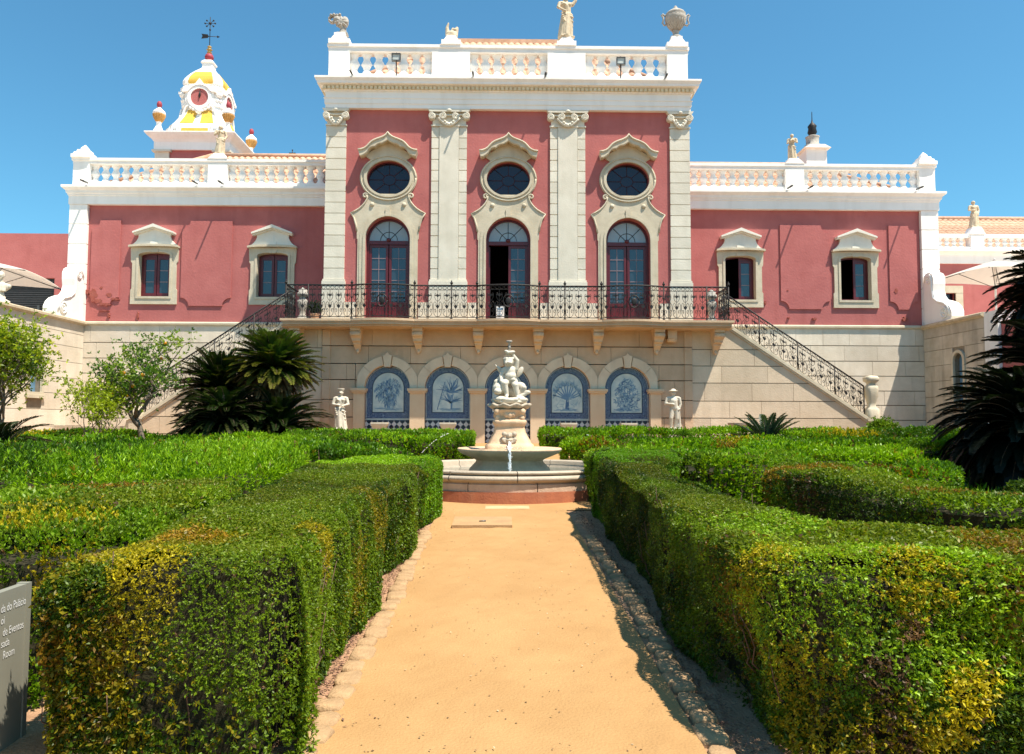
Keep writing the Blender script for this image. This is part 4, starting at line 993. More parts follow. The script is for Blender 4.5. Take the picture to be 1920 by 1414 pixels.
body = [(57,255),(57,239),(53,237),(53,233),(50,231),(46,226),(41,219),(37,212),(35,206),(35,200),(37,198),(37,190),(36,185),(36,172),(39,168),(39,163),(33,160),(36,156),(36.5,150),(34,144),(28,138),(21,133),(14,129),(11,127),(10,125),(10,117),(12,116),(12,114),(8,112)]
prof_t = [(r*px*1.05,tzc(y,r*px*1.05)) for r,y in body]
b = MB(); sqloft(b,prof_t,0,.2); b.build('dome','white',t)
def face_xf(k):                           # four faces: local (u, depth outwards) -> world
    c,s_ = [(1,0),(0,1),(-1,0),(0,-1)][k]
    return lambda uu,d,z: (tcx+uu*c+d*s_, tcy+uu*s_-d*c, z)
def panel(mb, ya, yb, wfrac, gap=0.0, n=8, faces=(0,1,2,3)):
    ys = [ya+(yb-ya)*i/n for i in range(n+1)]
    def rr(y):
        for (r0,y0),(r1,y1) in zip(body[:-1],body[1:]):
            if y1 <= y <= y0: return (r0+(r1-r0)*(y0-y)/max(y0-y1,1e-6))*px*1.05
        return body[0][0]*px
    for k in faces:
        g = face_xf(k)
        for sg in (((1 if wfrac>0 else -1),) if gap else (0,)):
            v = []
            for y in ys:
                r = rr(y); wA,wB = (-wfrac*r,wfrac*r) if not gap else sorted((sg*gap*r,sg*abs(wfrac)*r))
                zy = tzc(y,r); v += [g(wA,r+.035,zy),g(wB,r+.035,zy),g(wB,r-.08,zy),g(wA,r-.08,zy)]
            m_ = len(ys); f = []
            for i in range(m_-1):
                for q in range(4): f.append((i*4+q,i*4+(q+1)%4,(i+1)*4+(q+1)%4,(i+1)*4+q))
            f += [(0,1,2,3),((m_-1)*4,(m_-1)*4+1,(m_-1)*4+2,(m_-1)*4+3)]
            mb.add(v,f)
def panel_parts(*a):
    for k in range(4):
        b = MB(); panel(b,*a,faces=(k,))
        b.build('yellow_panel','yellow',t)
panel_parts(253,240.5,.42); panel_parts(231,207,-.62,.13); panel_parts(231,207,.62,.13); panel_parts(157,135,.62)
b = MB()
for k in range(4):
    g = face_xf(k); R_ = 57*px*1.05+.012
    for sg in (-1,1):
        cu = sg*.66*57*px; s0 = .24; zc_ = tz(247)
        path = [(-1,-1),(1,-1),(1,1),(-1,1),(-1,-.3),(.4,-.3),(.4,.4),(-.3,.4),(-.3,.1)]
        b.tube([g(cu+sg*a*s0,R_,zc_+q*s0*1.0) for a,q in path],.018,4,0,False)
b.build('greek_key','greyline',t)
# clock stage on each face
for k in range(4):
    g = face_xf(k); R_ = 38*px*1.05; zc_ = tzc(183,R_); r = 17.5*px
    b = MB()
    def ring(r0,r1,d0,d1,m=0):
        n = 32; v = []
        for i in range(n):
            a = 2*PI*i/n
            for rr_,dd in ((r0,d0),(r0,d1),(r1,d1),(r1,d0)): v.append(g(rr_*math.cos(a),R_+dd,zc_+rr_*math.sin(a)))
        b.add(v,[(i*4+q,i*4+(q+1)%4,((i+1)%n)*4+(q+1)%4,((i+1)%n)*4+q) for i in range(n) for q in range(4)],m)
    ring(r*.98,r*1.32,-.3,.10); ring(r*1.32,r*1.6,-.3,.04)
    hood = [(1.25,.62),(1.85,.55),(1.9,.8),(1.45,1.0),(1.0,1.35),(.45,1.5),(0,2.1),(-.45,1.5),(-1.0,1.35),(-1.45,1.0),(-1.9,.8),(-1.85,.55),(-1.25,.62)]+[(1.36*math.cos(rad(a_)),1.36*math.sin(rad(a_))) for a_ in range(150,25,-15)]
    v = [g(a*r,R_+.14,zc_+q*r) for a,q in hood]+[g(a*r,R_-.3,zc_+q*r) for a,q in hood]; n = len(hood)
    b.add(v,[list(range(n)),list(range(n,2*n))[::-1]]+[(i,(i+1)%n,n+(i+1)%n,n+i) for i in range(n)])
    for sg in (-1,1):
        for a,q,rr_ in ((2.0,.35,.30),(1.85,-.25,.22)): b.ell(g(sg*a*r,R_-.1,zc_+q*r),rr_*r)
        b.tube([g(sg*(1.3+.6*i/8)*r,R_+.03,zc_+(-1.0-1.5*(i/8)**2)*r) for i in range(9)],.06,6)
    for i in range(7): a = rad(230+80*i/6); b.ell(g(1.5*r*math.cos(a),R_+.05,zc_+1.5*r*math.sin(a)-.03),.07)
    b.ell(g(0,R_+.12,zc_-1.55*r),(.2,.16,.2))
    ck = b.build('clock_case','white',t)
    b = MB(); n=28; v = [g(r*math.cos(2*PI*i/n),R_+.045,zc_+r*math.sin(2*PI*i/n)) for i in range(n)]; b.add(v,[list(range(n))]); b.build('clock_face','pink',ck)
    b = MB(); b.tube([g(0,R_+.08,zc_-.05),g(.03,R_+.08,zc_+.25*r),g(.02,R_+.08,zc_+.78*r)],[.03,.055,.015],5); b.tube([g(0,R_+.07,zc_),g(-.01,R_+.07,zc_+.5*r)],[.05,.03],5); b.build('clock_hands','iron',ck)
# ball, gold stack, vane
b = MB(); z0 = tzc(113,0)-.02; s_ = px
b.lathe([(.10,0),(.22,.08),(.25,.18),(.2,.32),(.1,.40)],(tcx,tcy,z0),16,0); o = b.build('ball','crimson',t)
b = MB(); b.lathe([(.09,.4),(.15,.46),(.09,.5),(.11,.58),(.17,.63),(.08,.68),(.10,.76),(.13,.8),(.05,.86)],(tcx,tcy,z0),14,0); b.build('gilt_finial','gold',t)
zt0 = z0+.86; zv = lambda y: P(388,y,tcy).z
b = MB(); b.tube([(tcx,tcy,zt0-.05),(tcx,tcy,zv(32))],.022,6)
for (dx,dz) in ((12,0),(-12,0),(8,8),(-8,8),(8,-8),(-8,-8)):
    c = tcy/1400; b.tube([(tcx,tcy,zv(44)),(tcx+dx*c*.8,tcy,zv(44)+dz*c*.7)],.014,4); b.ell((tcx+dx*c*.8,tcy,zv(44)+dz*c*.7),.05)
b.ell((tcx,tcy,zv(44)),.075); b.ell((tcx,tcy,zv(56)),.055); v = b.build('weathervane','iron',t)
b = MB(); c = tcy/1400; za_ = zv(68); b.tube([(tcx-14*c,tcy,za_),(tcx+17*c,tcy,za_-.03)],.018,5)
b.prism([(tcx-16*c,za_+.14),(tcx-4*c,za_+.10),(tcx-2*c,za_),(tcx-4*c,za_-.10),(tcx-16*c,za_-.14),(tcx-14*c,za_)],tcy-.015,tcy+.015); b.prism([(tcx+19*c,za_-.03),(tcx+14*c,za_+.04),(tcx+14*c,za_-.1)],tcy-.015,tcy+.015); b.build('arrow','crimson2' if False else 'iron',v)
fb = MB(); fb.lathe([(.34,0),(.34,.25),(.26,.4),(.17,.62),(.16,.80),(.2,.86)],(0,0,0),4,0,False,rot=PI/4); fb.lathe([(.34,1.36),(.40,1.45),(.37,1.56),(.2,1.72),(.11,1.80),(.11,1.84)],(0,0,0),16,0)
ff = MB(); pr_ = [(.16,.86),(.22,.95),(.31,1.12),(.37,1.30),(.38,1.36)]
ff.lathe(pr_,(0,0,0),18,0,False)
for i in range(18): a = 2*PI*i/18; ff.tube([(r_*1.02*math.cos(a),r_*1.02*math.sin(a),z) for r_,z in pr_],.028,4)
fc = MB(); fc.lathe([(.10,1.84),(.15,1.92),(.17,2.05),(.13,2.2),(.08,2.26),(.001,2.29)],(0,0,0),14,0)
fu = None
for sx in (-1,1):
    for sy in (-1,1):
        loc = (tcx+sx*hw,tcy+sy*hw,tz(257))
        if fu is None:
            fu = fb.build('corner_urn','white',t,offset=False); c1 = ff.build('fluted_cup','orange',fu,offset=False); c2 = fc.build('knob','crimson',fu,offset=False); fu.location = Vector(loc)-origin(t); fu.scale=(.82,.82,.82)
        else:
            c = copy_to(fu,t,loc)
            for ch in (c1,c2): q = ch.copy(); COL.objects.link(q); q.parent = c
# ================================================================== parasols
def parasol(label, cx, cy, zbase, ztip, zedge, half, rotz):
    t = thing('parasol',label,'parasol',(cx,cy,zbase))
    b = MB(); n = 4; cor = []
    for i in range(n):
        a = rotz+PI/4+i*PI/2; cor.append((cx+half*1.414*math.cos(a),cy+half*1.414*math.sin(a)))
    k = 6; v = []; f = []
    for i in range(n):
        p,q = cor[i],cor[(i+1)%n]
        base = len(v)
        for j in range(k+1):
            s_ = j/k
            for l_ in range(7):
                w = l_/6; x = p[0]+(q[0]-p[0])*w; y = p[1]+(q[1]-p[1])*w
                sag = -.10*math.sin(PI*w)*s_*1.0
                v.append((cx+(x-cx)*s_, cy+(y-cy)*s_, ztip+(zedge-ztip)*(s_**1.12)+sag*(-.6)))
        for j in range(k):
            for l_ in range(6): f.append((base+j*7+l_,base+j*7+l_+1,base+(j+1)*7+l_+1,base+(j+1)*7+l_))
    b.add(v,f,0,False); nv = len(v); b.add([(x,y,z-.012) for x,y,z in v],f)
    b.ell((cx,cy,ztip+.02),(.06,.06,.08)); b.build('canopy','canvas',t)
    b = MB(); b.tube([(cx,cy,zbase),(cx,cy,ztip-.03)],.035,8); b.box(cx-.35,cx+.35,cy-.35,cy+.35,zbase,zbase+.1); b.build('pole','white',t)
    b = MB()
    for p in cor:
        b.tube([(cx,cy,ztip-.06),(p[0],p[1],zedge-.03)],.016,5); b.tube([(cx,cy,ztip-1.0),(cx+(p[0]-cx)*.5,cy+(p[1]-cy)*.5,(ztip+zedge)/2-.05)],.013,5)
    b.build('rib','metal',t)
p = P(67,516,25); parasol('white parasol canopy edge showing over the left terrace wall behind the bust', p.x-1.95, 25.3, 4.35, p.z+.55, p.z-.02, 1.85, .25)
p = P(1868,488,26.5); q = P(1766,517,26.5); parasol('open white parasol on the right terrace behind the scroll buttress', p.x, 26.6, 4.35, p.z, q.z-.02, 1.62, .12)
t = thing('low_table','dark low table beneath the right parasol, showing over the wall','table',(16.6,24.6,4.35)); b = MB(); q = P(1845,596,24.6)
b.box(16.0,17.2,24.2,24.9,5.22,5.27); b.build('table_top','shutter',t)
for sx in (16.05,17.1):
    for sy in (24.25,24.85): b = MB(); b.box(sx,sx+.05,sy-.025,sy+.025,4.35,5.219); b.build('leg','shutter',t)
# ================================================================== floodlights
fl = None
for px_,py_,lb in ((743,108,'small square floodlight before the left part of the top balustrade'),(1164,115,'small square floodlight before the right part of the top balustrade')):
    p = P(px_,py_,YC-.5)
    if fl is None:
        fl = thing('floodlight',lb,'floodlight',p,'floodlights on the block cornice')
        b = MB(); b.prism([(p.x-.15,p.z-.13),(p.x+.15,p.z-.13),(p.x+.15,p.z+.13),(p.x-.15,p.z+.13)],p.y-.06,p.y+.06,0,[[(p.x-.12,p.z-.10),(p.x+.12,p.z-.10),(p.x+.12,p.z+.10),(p.x-.12,p.z+.10)]]); b.box(p.x-.13,p.x+.13,p.y+.02,p.y+.05,p.z-.11,p.z+.11); b.build('housing','metal',fl)
        b = MB(); b.box(p.x-.12,p.x+.12,p.y-.03,p.y-.01,p.z-.10,p.z+.10); b.build('lens','lampglass',fl)
        b = MB(); b.tube([(p.x,p.y+.02,p.z-.13),(p.x,p.y+.04,ZCT)],.022,6); b.tube([(p.x,p.y+.04,p.z+.12),(p.x,p.y+.05,p.z+.18)],.03,6); b.build('bracket','metal',fl)
    else: copy_thing(fl,p,0,lb)
# ================================================================== statues
def figure(mb, pose, fem=True, arms=None, hat=None, drape=True, staff=False):
    """height 1, facing -y, built as overlapping volumes that are merged into one skin"""
    E = mb.ell; C = mb.cap
    hx = .02*pose
    if drape:
        for i in range(15):
            a = 2*PI*i/15; rr = .085+.012*(i%2)
            C((hx+.07*math.cos(a),.06*math.sin(a),.52),(rr*1.1*math.cos(a)-hx*.5,rr*math.sin(a),.035),.035,.026+.008*(i%3))
        E((0,0,.28),(.085,.075,.27)); C((-.05,-.06,.06),(-.055,-.11,.02),.026,.02); C((.05,-.04,.05),(.055,-.09,.02),.026,.02)
        for i in range(4): C((-.10+.01*i,-.07-.006*i,.52-.05*i),(.10,-.085+.01*i,.44-.09*i),.016,.016)
    else:
        C((-.045+hx,0,.50),(-.05,-.035,.28),.056,.042); C((-.05,-.035,.28),(-.05,.0,.05),.04,.026); C((-.05,0,.04),(-.055,-.08,.018),.028,.02)
        C((.045+hx,0,.50),(.065,-.01,.27),.056,.042); C((.065,-.01,.27),(.03,.03,.05),.04,.026); C((.03,.03,.04),(.04,-.05,.018),.028,.02)
    E((hx,0,.53),(.092,.07,.075)); C((hx,0,.55),(0,0,.70),.072,.085); E((0,0,.73),(.105,.066,.07)); C((-.09,0,.775),(.09,0,.775),.04,.04)
    if fem: E((-.042,-.055,.725),.036); E((.042,-.055,.725),.036)
    C((0,0,.78),(0,-.005,.86),.033,.03)
    E((0,-.01,.90),(.047,.055,.064)); E((0,-.064,.895),(.010,.014,.014)); E((0,-.055,.872),(.018,.012,.006)); E((-.018,-.053,.908),(.012,.01,.006)); E((.018,-.053,.908),(.012,.01,.006)); E((0,.012,.915),(.054,.056,.06)); E((0,.05,.89),(.038,.036,.042)); E((-.046,0,.897),(.009,.014,.018)); E((.046,0,.897),(.009,.014,.018))
    for sg,el,ha in (arms or []):
        C((sg*.115,0,.765),el,.036,.029); C(el,ha,.029,.02); E(ha,(.024,.028,.026)); 
        for k in range(4): C(ha,(ha[0]-sg*.02+.008*k,ha[1]-.028,ha[2]-.016+.006*k),.007,.006)
    if hat == 'wide': E((0,-.005,.945),(.098,.098,.014)); E((0,0,.965),(.052,.052,.038))
    if hat == 'crown': mb.lathe([(.05,.93),(.062,.955),(.075,1.0),(.07,1.005),(.001,1.0)],(0,0,0),14,0)
    if staff: C((.11,-.02,.50),(.125,.0,.02),.018,.028); E((.11,.02,.1),(.05,.05,.1))
def statue(name, label, x, y, z, h, kw, m, rotz=0.0, ped=None, pm='stone2', group=None, voxel=.0085):
    t = thing(name,label,'statue',(x,y,z),group); t.rotation_euler = (0,0,rotz)
    mb = MB(); figure(mb,**kw); mb.box(-.13,.13,-.11,.11,-.005,.03)
    mb.v = [(p[0]*h*1.22,p[1]*h*1.15,p[2]*h) for p in mb.v]
    o = mb.build('figure',m,t,offset=False)
    r = o.modifiers.new('merge','REMESH'); r.mode = 'VOXEL'; r.voxel_size = voxel*h; r.use_smooth_shade = True
    q = o.modifiers.new('soften','SMOOTH'); q.factor = .4; q.iterations = 1
    if ped:
        b = MB(); w = .16*h; b.box(-w*1.15,w*1.15,-w*1.15,w*1.15,-ped,-ped+.12); b.box(-w,w,-w,w,-ped+.121,-.06); b.box(-w*1.1,w*1.1,-w*1.1,w*1.1,-.059,-.003); b.build('plinth',pm,t,offset=False)
    return t
A = lambda *a: list(a)
p = P(638,806,24.0); statue('garden_statue','pale statue of a robed figure in a flat crown before the left of the arcade',p.x,24.0,p.z,P(638,729,24).z-p.z,dict(pose=-1,fem=True,hat='crown',arms=[(-1,(-.15,-.02,.62),(-.03,-.10,.60)),(1,(.15,-.03,.62),(.04,-.10,.58))]),'marble',.12,p.z-zg(24)+.01)
p = P(1263,806,24.0); statue('garden_statue','pale statue of a man in a wide hat leaning on a staff, right of arcade',p.x,24.0,p.z,(P(1263,729,24).z-p.z)*1.0,dict(pose=1,fem=False,hat='wide',drape=False,staff=True,arms=[(-1,(-.155,-.02,.64),(-.02,-.10,.62)),(1,(.14,.0,.62),(.11,-.03,.50))]),'marble',-.1,p.z-zg(24)+.01)
z0 = ZWE+1.24; p = P(408,290,YW+.05); statue('roof_statue','ochre draped statue on the left wing balustrade below the clock tower',-10.57,YW+.05,z0,P(408,233,YW).z-z0,dict(pose=1,fem=True,arms=[(-1,(-.14,-.03,.64),(-.01,-.10,.74)),(1,(.15,0,.62),(.12,-.06,.50))]),'ochre',.2)
statue('roof_statue','ochre draped statue on the right wing balustrade left of the chimney',10.57,YW+.05,z0,P(1488,249,YW).z-z0,dict(pose=-1,fem=True,arms=[(-1,(-.13,-.03,.62),(.02,-.11,.70)),(1,(.14,-.02,.63),(.03,-.11,.68))]),'ochre',-.3)
statue('roof_statue','tall ochre figure lifting a basket on the top balustrade, cut by the photo edge',1.97,yb-.02,ZCT+1.56,1.62,dict(pose=1,fem=True,arms=[(-1,(-.15,-.02,.66),(-.05,-.09,.56)),(1,(.17,-.02,.86),(.13,-.03,.99))],hat='crown'),'ochre',.25)
p = P(1822,410,YA); statue('roof_statue','small ochre statue on the far right annex before its tiled roof',(xp0+xp1)/2,YA,zc+.35,P(1822,375,YA).z-zc-.35,dict(pose=1,fem=True,arms=[(-1,(-.15,-.02,.62),(-.04,-.1,.6)),(1,(.15,0,.62),(.1,-.06,.5))]),'ochre',.0,voxel=.02)
# broken feet, shell fragment, urn
def fr(mb):
    mb.ell((0,0,.10),(.22,.17,.13)); mb.cap((-.13,0,.12),(-.16,0,.34),.09,.06); mb.cap((-.16,0,.34),(-.11,-.02,.50),.055,.03); mb.cap((.14,0,.12),(.18,0,.33),.08,.06); mb.cap((-.02,-.05,.1),(.04,-.04,.3),.06,.04); mb.ell((.1,-.03,.26),(.1,.08,.06)); mb.box(-.2,.2,-.16,.16,-.02,.06)
t = thing('statue_fragment','broken statue stump with a leaning shard on the top balustrade','statue',(-1.97,yb-.02,ZCT+1.56)); blob('fragment',lambda m_: (fr(m_), setattr(m_,'v',[(x-1.97,y+yb-.02,z+ZCT+1.56) for x,y,z in m_.v])),.016,'ochre',t)
def fs(mb):
    mb.cap((.10,0,.0),(.11,0,.28),.13,.10); mb.ell((.06,0,.42),(.24,.17,.19),roty=.25); mb.ell((-.08,0,.52),(.17,.15,.12)); mb.ell((.16,0,.47),(.14,.16,.17))
    for i in range(9): a = i*.7; mb.ell((-.26+.13*math.cos(a)*(1-i*.04),0,.53+.14*math.sin(a)*(1-i*.04)),(.05,.1,.05))
    for i in range(8): a = i*.8; mb.cap((.06+.1*math.cos(a),-.14,.40+.1*math.sin(a)),(.06+.22*math.cos(a),-.10,.40+.19*math.sin(a)),.03,.03)
    for i in range(4): mb.ell((-.30+.1*i,-.06,.66+.02*(i%2)),(.05,.07,.05))
    mb.box(-.1,.28,-.15,.15,-.02,.04)
t = thing('shell_ornament','grey weathered curling shell ornament on the top left corner pedestal','ornament',(-5.8,yb-.02,ZCT+1.62)); blob('shell',lambda m_: (fs(m_), setattr(m_,'v',[(x-5.8,y+yb-.02,z+ZCT+1.62) for x,y,z in m_.v])),.016,'greystone',t,smooth=2)
ux,uz = 5.77,ZCT+1.62; t = thing('lidded_urn','grey lidded stone urn with two handles on the top right corner pedestal','urn',(ux,yb-.02,uz))
b = MB(); b.lathe([(.19,0),(.19,.05),(.12,.09),(.09,.16),(.12,.22),(.10,.26),(.2,.36),(.30,.50),(.36,.62),(.37,.72),(.33,.80),(.35,.83),(.34,.86)],(ux,yb-.02,uz),28,0)
for i in range(18): a = 2*PI*i/18; b.tube([(ux+r_*math.cos(a),yb-.02+r_*math.sin(a),uz+z) for r_,z in ((.11,.27),(.21,.37),(.295,.49),(.345,.6))],.015,5); b.ell((ux+.355*math.cos(a),yb-.02+.355*math.sin(a),uz+.74),(.02,.02,.02))
ub = b.build('body','greystone',t)
b = MB(); b.lathe([(.34,.86),(.31,.90),(.22,.97),(.12,1.0),(.11,1.05),(.05,1.07),(.06,1.12),(.03,1.16),(.001,1.17)],(ux,yb-.02,uz),24,0); b.build('lid','greystone',t)
for sg in (-1,1):
    b = MB(); b.tube([(ux+sg*x,yb-.02,uz+z) for x,z in ((.30,.50),(.40,.46),(.46,.55),(.42,.66),(.44,.76),(.49,.82),(.44,.86),(.38,.80),(.34,.82))],.032,6); b.build('handle','greystone',t)
# bust on the left terrace wall
bx = P(14,560,22.7); t = thing('bust','pale stone bust on the left terrace wall under the parasol','bust',(-15.42,22.7,5.14))
def bust(mb):
    s = .95; o_ = (-15.42,22.7,5.14+.2)
    T = lambda x,y,z: (o_[0]+x*s,o_[1]+y*s,o_[2]+z*s)
    mb.cap(T(0,0,-.02),T(0,0,.16),.12*s,.09*s); mb.ell(T(0,0,.3),(.24*s,.14*s,.17*s)); mb.cap(T(-.2,0,.33),T(.2,0,.33),.09*s,.09*s); mb.cap(T(0,-.0,.4),T(0,-.02,.55),.065*s,.06*s)
    mb.ell(T(0,-.03,.66),(.088*s,.108*s,.13*s)); mb.ell(T(0,.02,.69),(.105*s,.11*s,.12*s)); mb.ell(T(0,-.138,.65),(.018*s,.025*s,.03*s)); mb.ell(T(0,-.12,.6),(.035*s,.02*s,.012*s)); mb.ell(T(0,-.115,.565),(.03*s,.025*s,.02*s))
    for sg in (-1,1): mb.ell(T(sg*.04,-.112,.685),(.025*s,.015*s,.012*s)); mb.ell(T(sg*.09,-.01,.65),(.015*s,.03*s,.04*s))
    for i in range(5): mb.cap(T(-.2+.08*i,-.1,.4-.02*abs(i-2)),T(-.12+.06*i,-.14,.16),.03*s,.025*s)
o = blob('torso',bust,.013,'marble',t,smooth=2)
b = MB(); b.lathe([(.26,0),(.26,.06),(.2,.09),(.13,.13),(.14,.19),(.001,.2)],(-15.42,22.7,5.14),16,0); b.build('socle','marble',t); t.rotation_euler = (0,0,.55)
# stone planters before the azulejos
pl = MB(); pl.lathe([(.24,0),(.24,.10),(.16,.16),(.13,.32),(.17,.40),(.24,.46),(.27,.62),(.33,.74),(.35,.80),(.35,.86),(.29,.86),(.28,.80),(.001,.78)],(0,0,0),16,0,False,sq=.85); k0 = None
for px_,lb in ((712,'square white stone basin before the leftmost tile panel'),(840,'square white stone basin before the second tile panel from the left'),(1066,'square white stone basin right of the fountain, before the tiled palm'),(1178,'square white stone basin before the rightmost tile panel')):
    p = P(px_,792,24.5); loc = (p.x,24.5,zg(24.5)+.004)
    if k0 is None:
        k0 = pl.build('stone_basin','marble',None,loc=(0,0,0)); k0.scale = (.78,.7,(p.z-loc[2])/.86); k0.location = loc; tag(k0,lb,'basin','stone basins before the arcade')
    else: c = k0.copy(); COL.objects.link(c); c.location = loc; tag(c,lb,'basin','stone basins before the arcade')
# notice board in the open door, pot plants on the balcony
p = P(938,580,25.1); t = thing('notice_board','small pale notice board standing in the open middle door','sign',(p.x,25.15,ZF))
b = MB(); b.prism([(p.x-.16,ZF+.05),(p.x+.16,ZF+.05),(p.x+.16,ZF+.62),(p.x-.16,ZF+.62)],25.12,25.15); b.build('frame','shutter',t)
b = MB(); b.prism([(p.x-.13,ZF+.09),(p.x+.13,ZF+.09),(p.x+.13,ZF+.58),(p.x-.13,ZF+.58)],25.115,25.119); pp = b.build('sheet','glassblue2' if False else 'lettering',t)
b = MB()
for i in range(5): b.box(p.x-.1,p.x+.02+.02*(i%3),25.112,25.1145,ZF+.16+.06*i,ZF+.19+.06*i)
b.box(p.x-.1,p.x+.1,25.112,25.1145,ZF+.46,ZF+.54); b.build('print','az2',pp)
# hatch on the path
b = MB(); h0 = zg(9.25)+.008
v = [(-.82,8.95),(-.10,8.95),(-.10,9.58),(-.82,9.58)]
b.add([(x,y,zg(y)+.012) for x,y in v]+[(x,y,zg(y)+.055) for x,y in v],[(0,1,2,3)[::-1],(4,5,6,7),(0,1,5,4),(1,2,6,5),(2,3,7,6),(3,0,4,7)])
o = b.build('hatch_cover','hatch',None,loc=(-.46,9.26,h0)); tag(o,'flat sand coloured inspection hatch in the path before the fountain','hatch')
b = MB(); b.tube([(-.50,9.2,zg(9.2)+.056),(-.42,9.2,zg(9.2)+.062)],.012,6); b.build('lifting_ring','metal',o)

# pale slab flush with the sand, potted plant on the balcony, half hidden stone trough
p0,p1 = P(910,957,10.62),P(992,957,10.62); b = MB(); v = [(p0.x,10.44),(p1.x,10.44),(p1.x,10.72),(p0.x,10.72)]
b.add([(x,y,zg(y)+.0) for x,y in v]+[(x,y,zg(y)+.024) for x,y in v],[(3,2,1,0),(4,5,6,7),(0,1,5,4),(1,2,6,5),(2,3,7,6),(3,0,4,7)]); o = b.build('ground_slab','slab',None,loc=((p0.x+p1.x)/2,10.58,zg(10.58))); tag(o,'pale flat slab in the sand right before the fountain plinth','slab')
p = P(1384,800,23.4); b = MB(); b.lathe([(.22,0),(.22,.06),(.18,.1),(.20,.3),(.30,.46),(.31,.52),(.25,.52),(.22,.46),(.001,.44)],(p.x,23.4,p.z-.40),14,0,False,sq=.5); b.box(p.x-.2,p.x+.2,23.2,23.6,zg(23)-.05,p.z-.39); o = b.build('stone_trough','kerbw',None,loc=(p.x,23.4,zg(23.4))); tag(o,'white stone trough half hidden behind the small cycad by the stair wall','trough')
# ================================================================== the fountain
FX, FY = -.085, 12.95
G = zg(FY)
fz = lambda y, d=FY: P(956,y,d).z
t = thing('fountain','tiered stone fountain with a cherub and dolphin above a round basin','fountain',(FX,FY,G))
R_ = 1.98; zk = fz(886,FY-R_)              # kerb top
b = MB(); z1 = fz(924,FY-R_); b.lathe([(R_+.03,-.15),(R_+.03,z1-G),(R_-.25,z1-G)],(FX,FY,G),64,0,False,cap=False); b.build('plinth','redplinth',t)
b = MB(); n = 12
for i in range(n):
    a0 = 2*PI*i/n+.20; a1 = 2*PI*(i+1)/n+.20-.006
    prof = [(R_-.26,z1-G+.003),(R_,z1-G+.003),(R_,z1-G+.11),(R_-.03,z1-G+.125),(R_-.02,z1-G+.14)]
    b.lathe(prof,(FX,FY,G),8,0,False,a0=a0,a1=a1)
b.build('kerb_course','kerb',t)
b = MB(); hk = zk-G; zb1 = z1-G+.14
for i in range(n):
    a0 = 2*PI*i/n+.05; a1 = 2*PI*(i+1)/n+.05-.006
    prof = [(R_-.02,zb1),(R_+.03,zb1+.02),(R_+.05,zb1+.05),(R_+.03,zb1+.085),(R_-.05,zb1+.10),(R_-.08,zb1+.13),(R_-.03,hk-.05),(R_+.0,hk-.03),(R_,hk),(R_-.20,hk+.004),(R_-.24,hk-.02),(R_-.22,hk-.08),(R_-.34,hk-.16),(R_-.36,hk-.3)]
    b.lathe(prof,(FX,FY,G),8,0,True,a0=a0,a1=a1)
b.build('rim','kerbw',t)
b = MB(); b.lathe([(R_-.25,hk-.13),(.001,hk-.13)],(FX,FY,G),48,0,True,cap=False); b.build('pool_water','water',t)
b = MB(); zb = fz(842)-G
prof = [(.72,hk-.35),(.71,hk-.12),(.69,hk-.06),(.65,hk-.02),(.585,zb-.22),(.575,zb-.19),(.61,zb-.165),(.72,zb-.12),(.84,zb-.07),(.89,zb-.02),(.90,zb+.0),(.89,zb+.02),(.84,zb+.012),(.6,zb-.02),(.001,zb-.03)]
b.lathe(prof,(FX,FY,G),48,0,True,sq=.12); b.build('bowl','fstone',t)
b = MB(); k = .00925; P0 = zb-.03
def pr(*a): return [(w*k,(fz(y)-G)) for w,y in a]
b.lathe([(.44,P0)]+pr((46,838),(45,834),(42,832),(40,830),(39,826),(34,818),(30,810),(28.5,802),(28.5,798),(31,796),(32,791),(31,788),(28,787),(28,786)),(FX,FY,G),32,0,True,sq=.55,rot=0); b.build('pedestal','fstone',t)
def capital_fn(mb):
    z_ = lambda y: fz(y); mb.lathe([(.24,z_(788)),(.22,z_(782)),(.25,z_(775)),(.30,z_(768))],(FX,FY,0),16,0,True,sq=.5)
    for i in range(4):
        a = PI/4+i*PI/2
        for rr,zz_,q in ((.29,z_(784),.05),(.31,z_(772),.055)): mb.ell((FX+rr*math.cos(a),FY+rr*math.sin(a),zz_),q)
        mb.cap((FX+.27*math.cos(a),FY+.27*math.sin(a),z_(785)),(FX+.31*math.cos(a),FY+.31*math.sin(a),z_(771)),.035,.035)
        a += PI/4
        for s_ in (-.5,0,.5): mb.ell((FX+.24*math.cos(a+s_*.5),FY+.24*math.sin(a+s_*.5),z_(779)+.03*abs(s_)),(.045,.045,.06))
blob('capital',capital_fn,.012,'fstone',t,smooth=2)
b = MB(); zs = fz(767)
n = 40; v = []
for r0,zz_ in ((.20,-.02),(.30,.0),(.37,.05),(.375,.075),(.34,.085),(.2,.06),(.02,.06)):
    for i in range(n): a = 2*PI*i/n; w = 1+.05*math.sin(a*10)*(r0>.25); v.append((FX+r0*w*math.cos(a),FY+r0*w*.9*math.sin(a),zs+zz_+.02*math.cos(a*10)*(r0>.3)))
b.add(v,[(j*n+i,j*n+(i+1)%n,(j+1)*n+(i+1)%n,(j+1)*n+i) for j in range(6) for i in range(n)],0,True); b.build('shell_dish','kerbw',t)
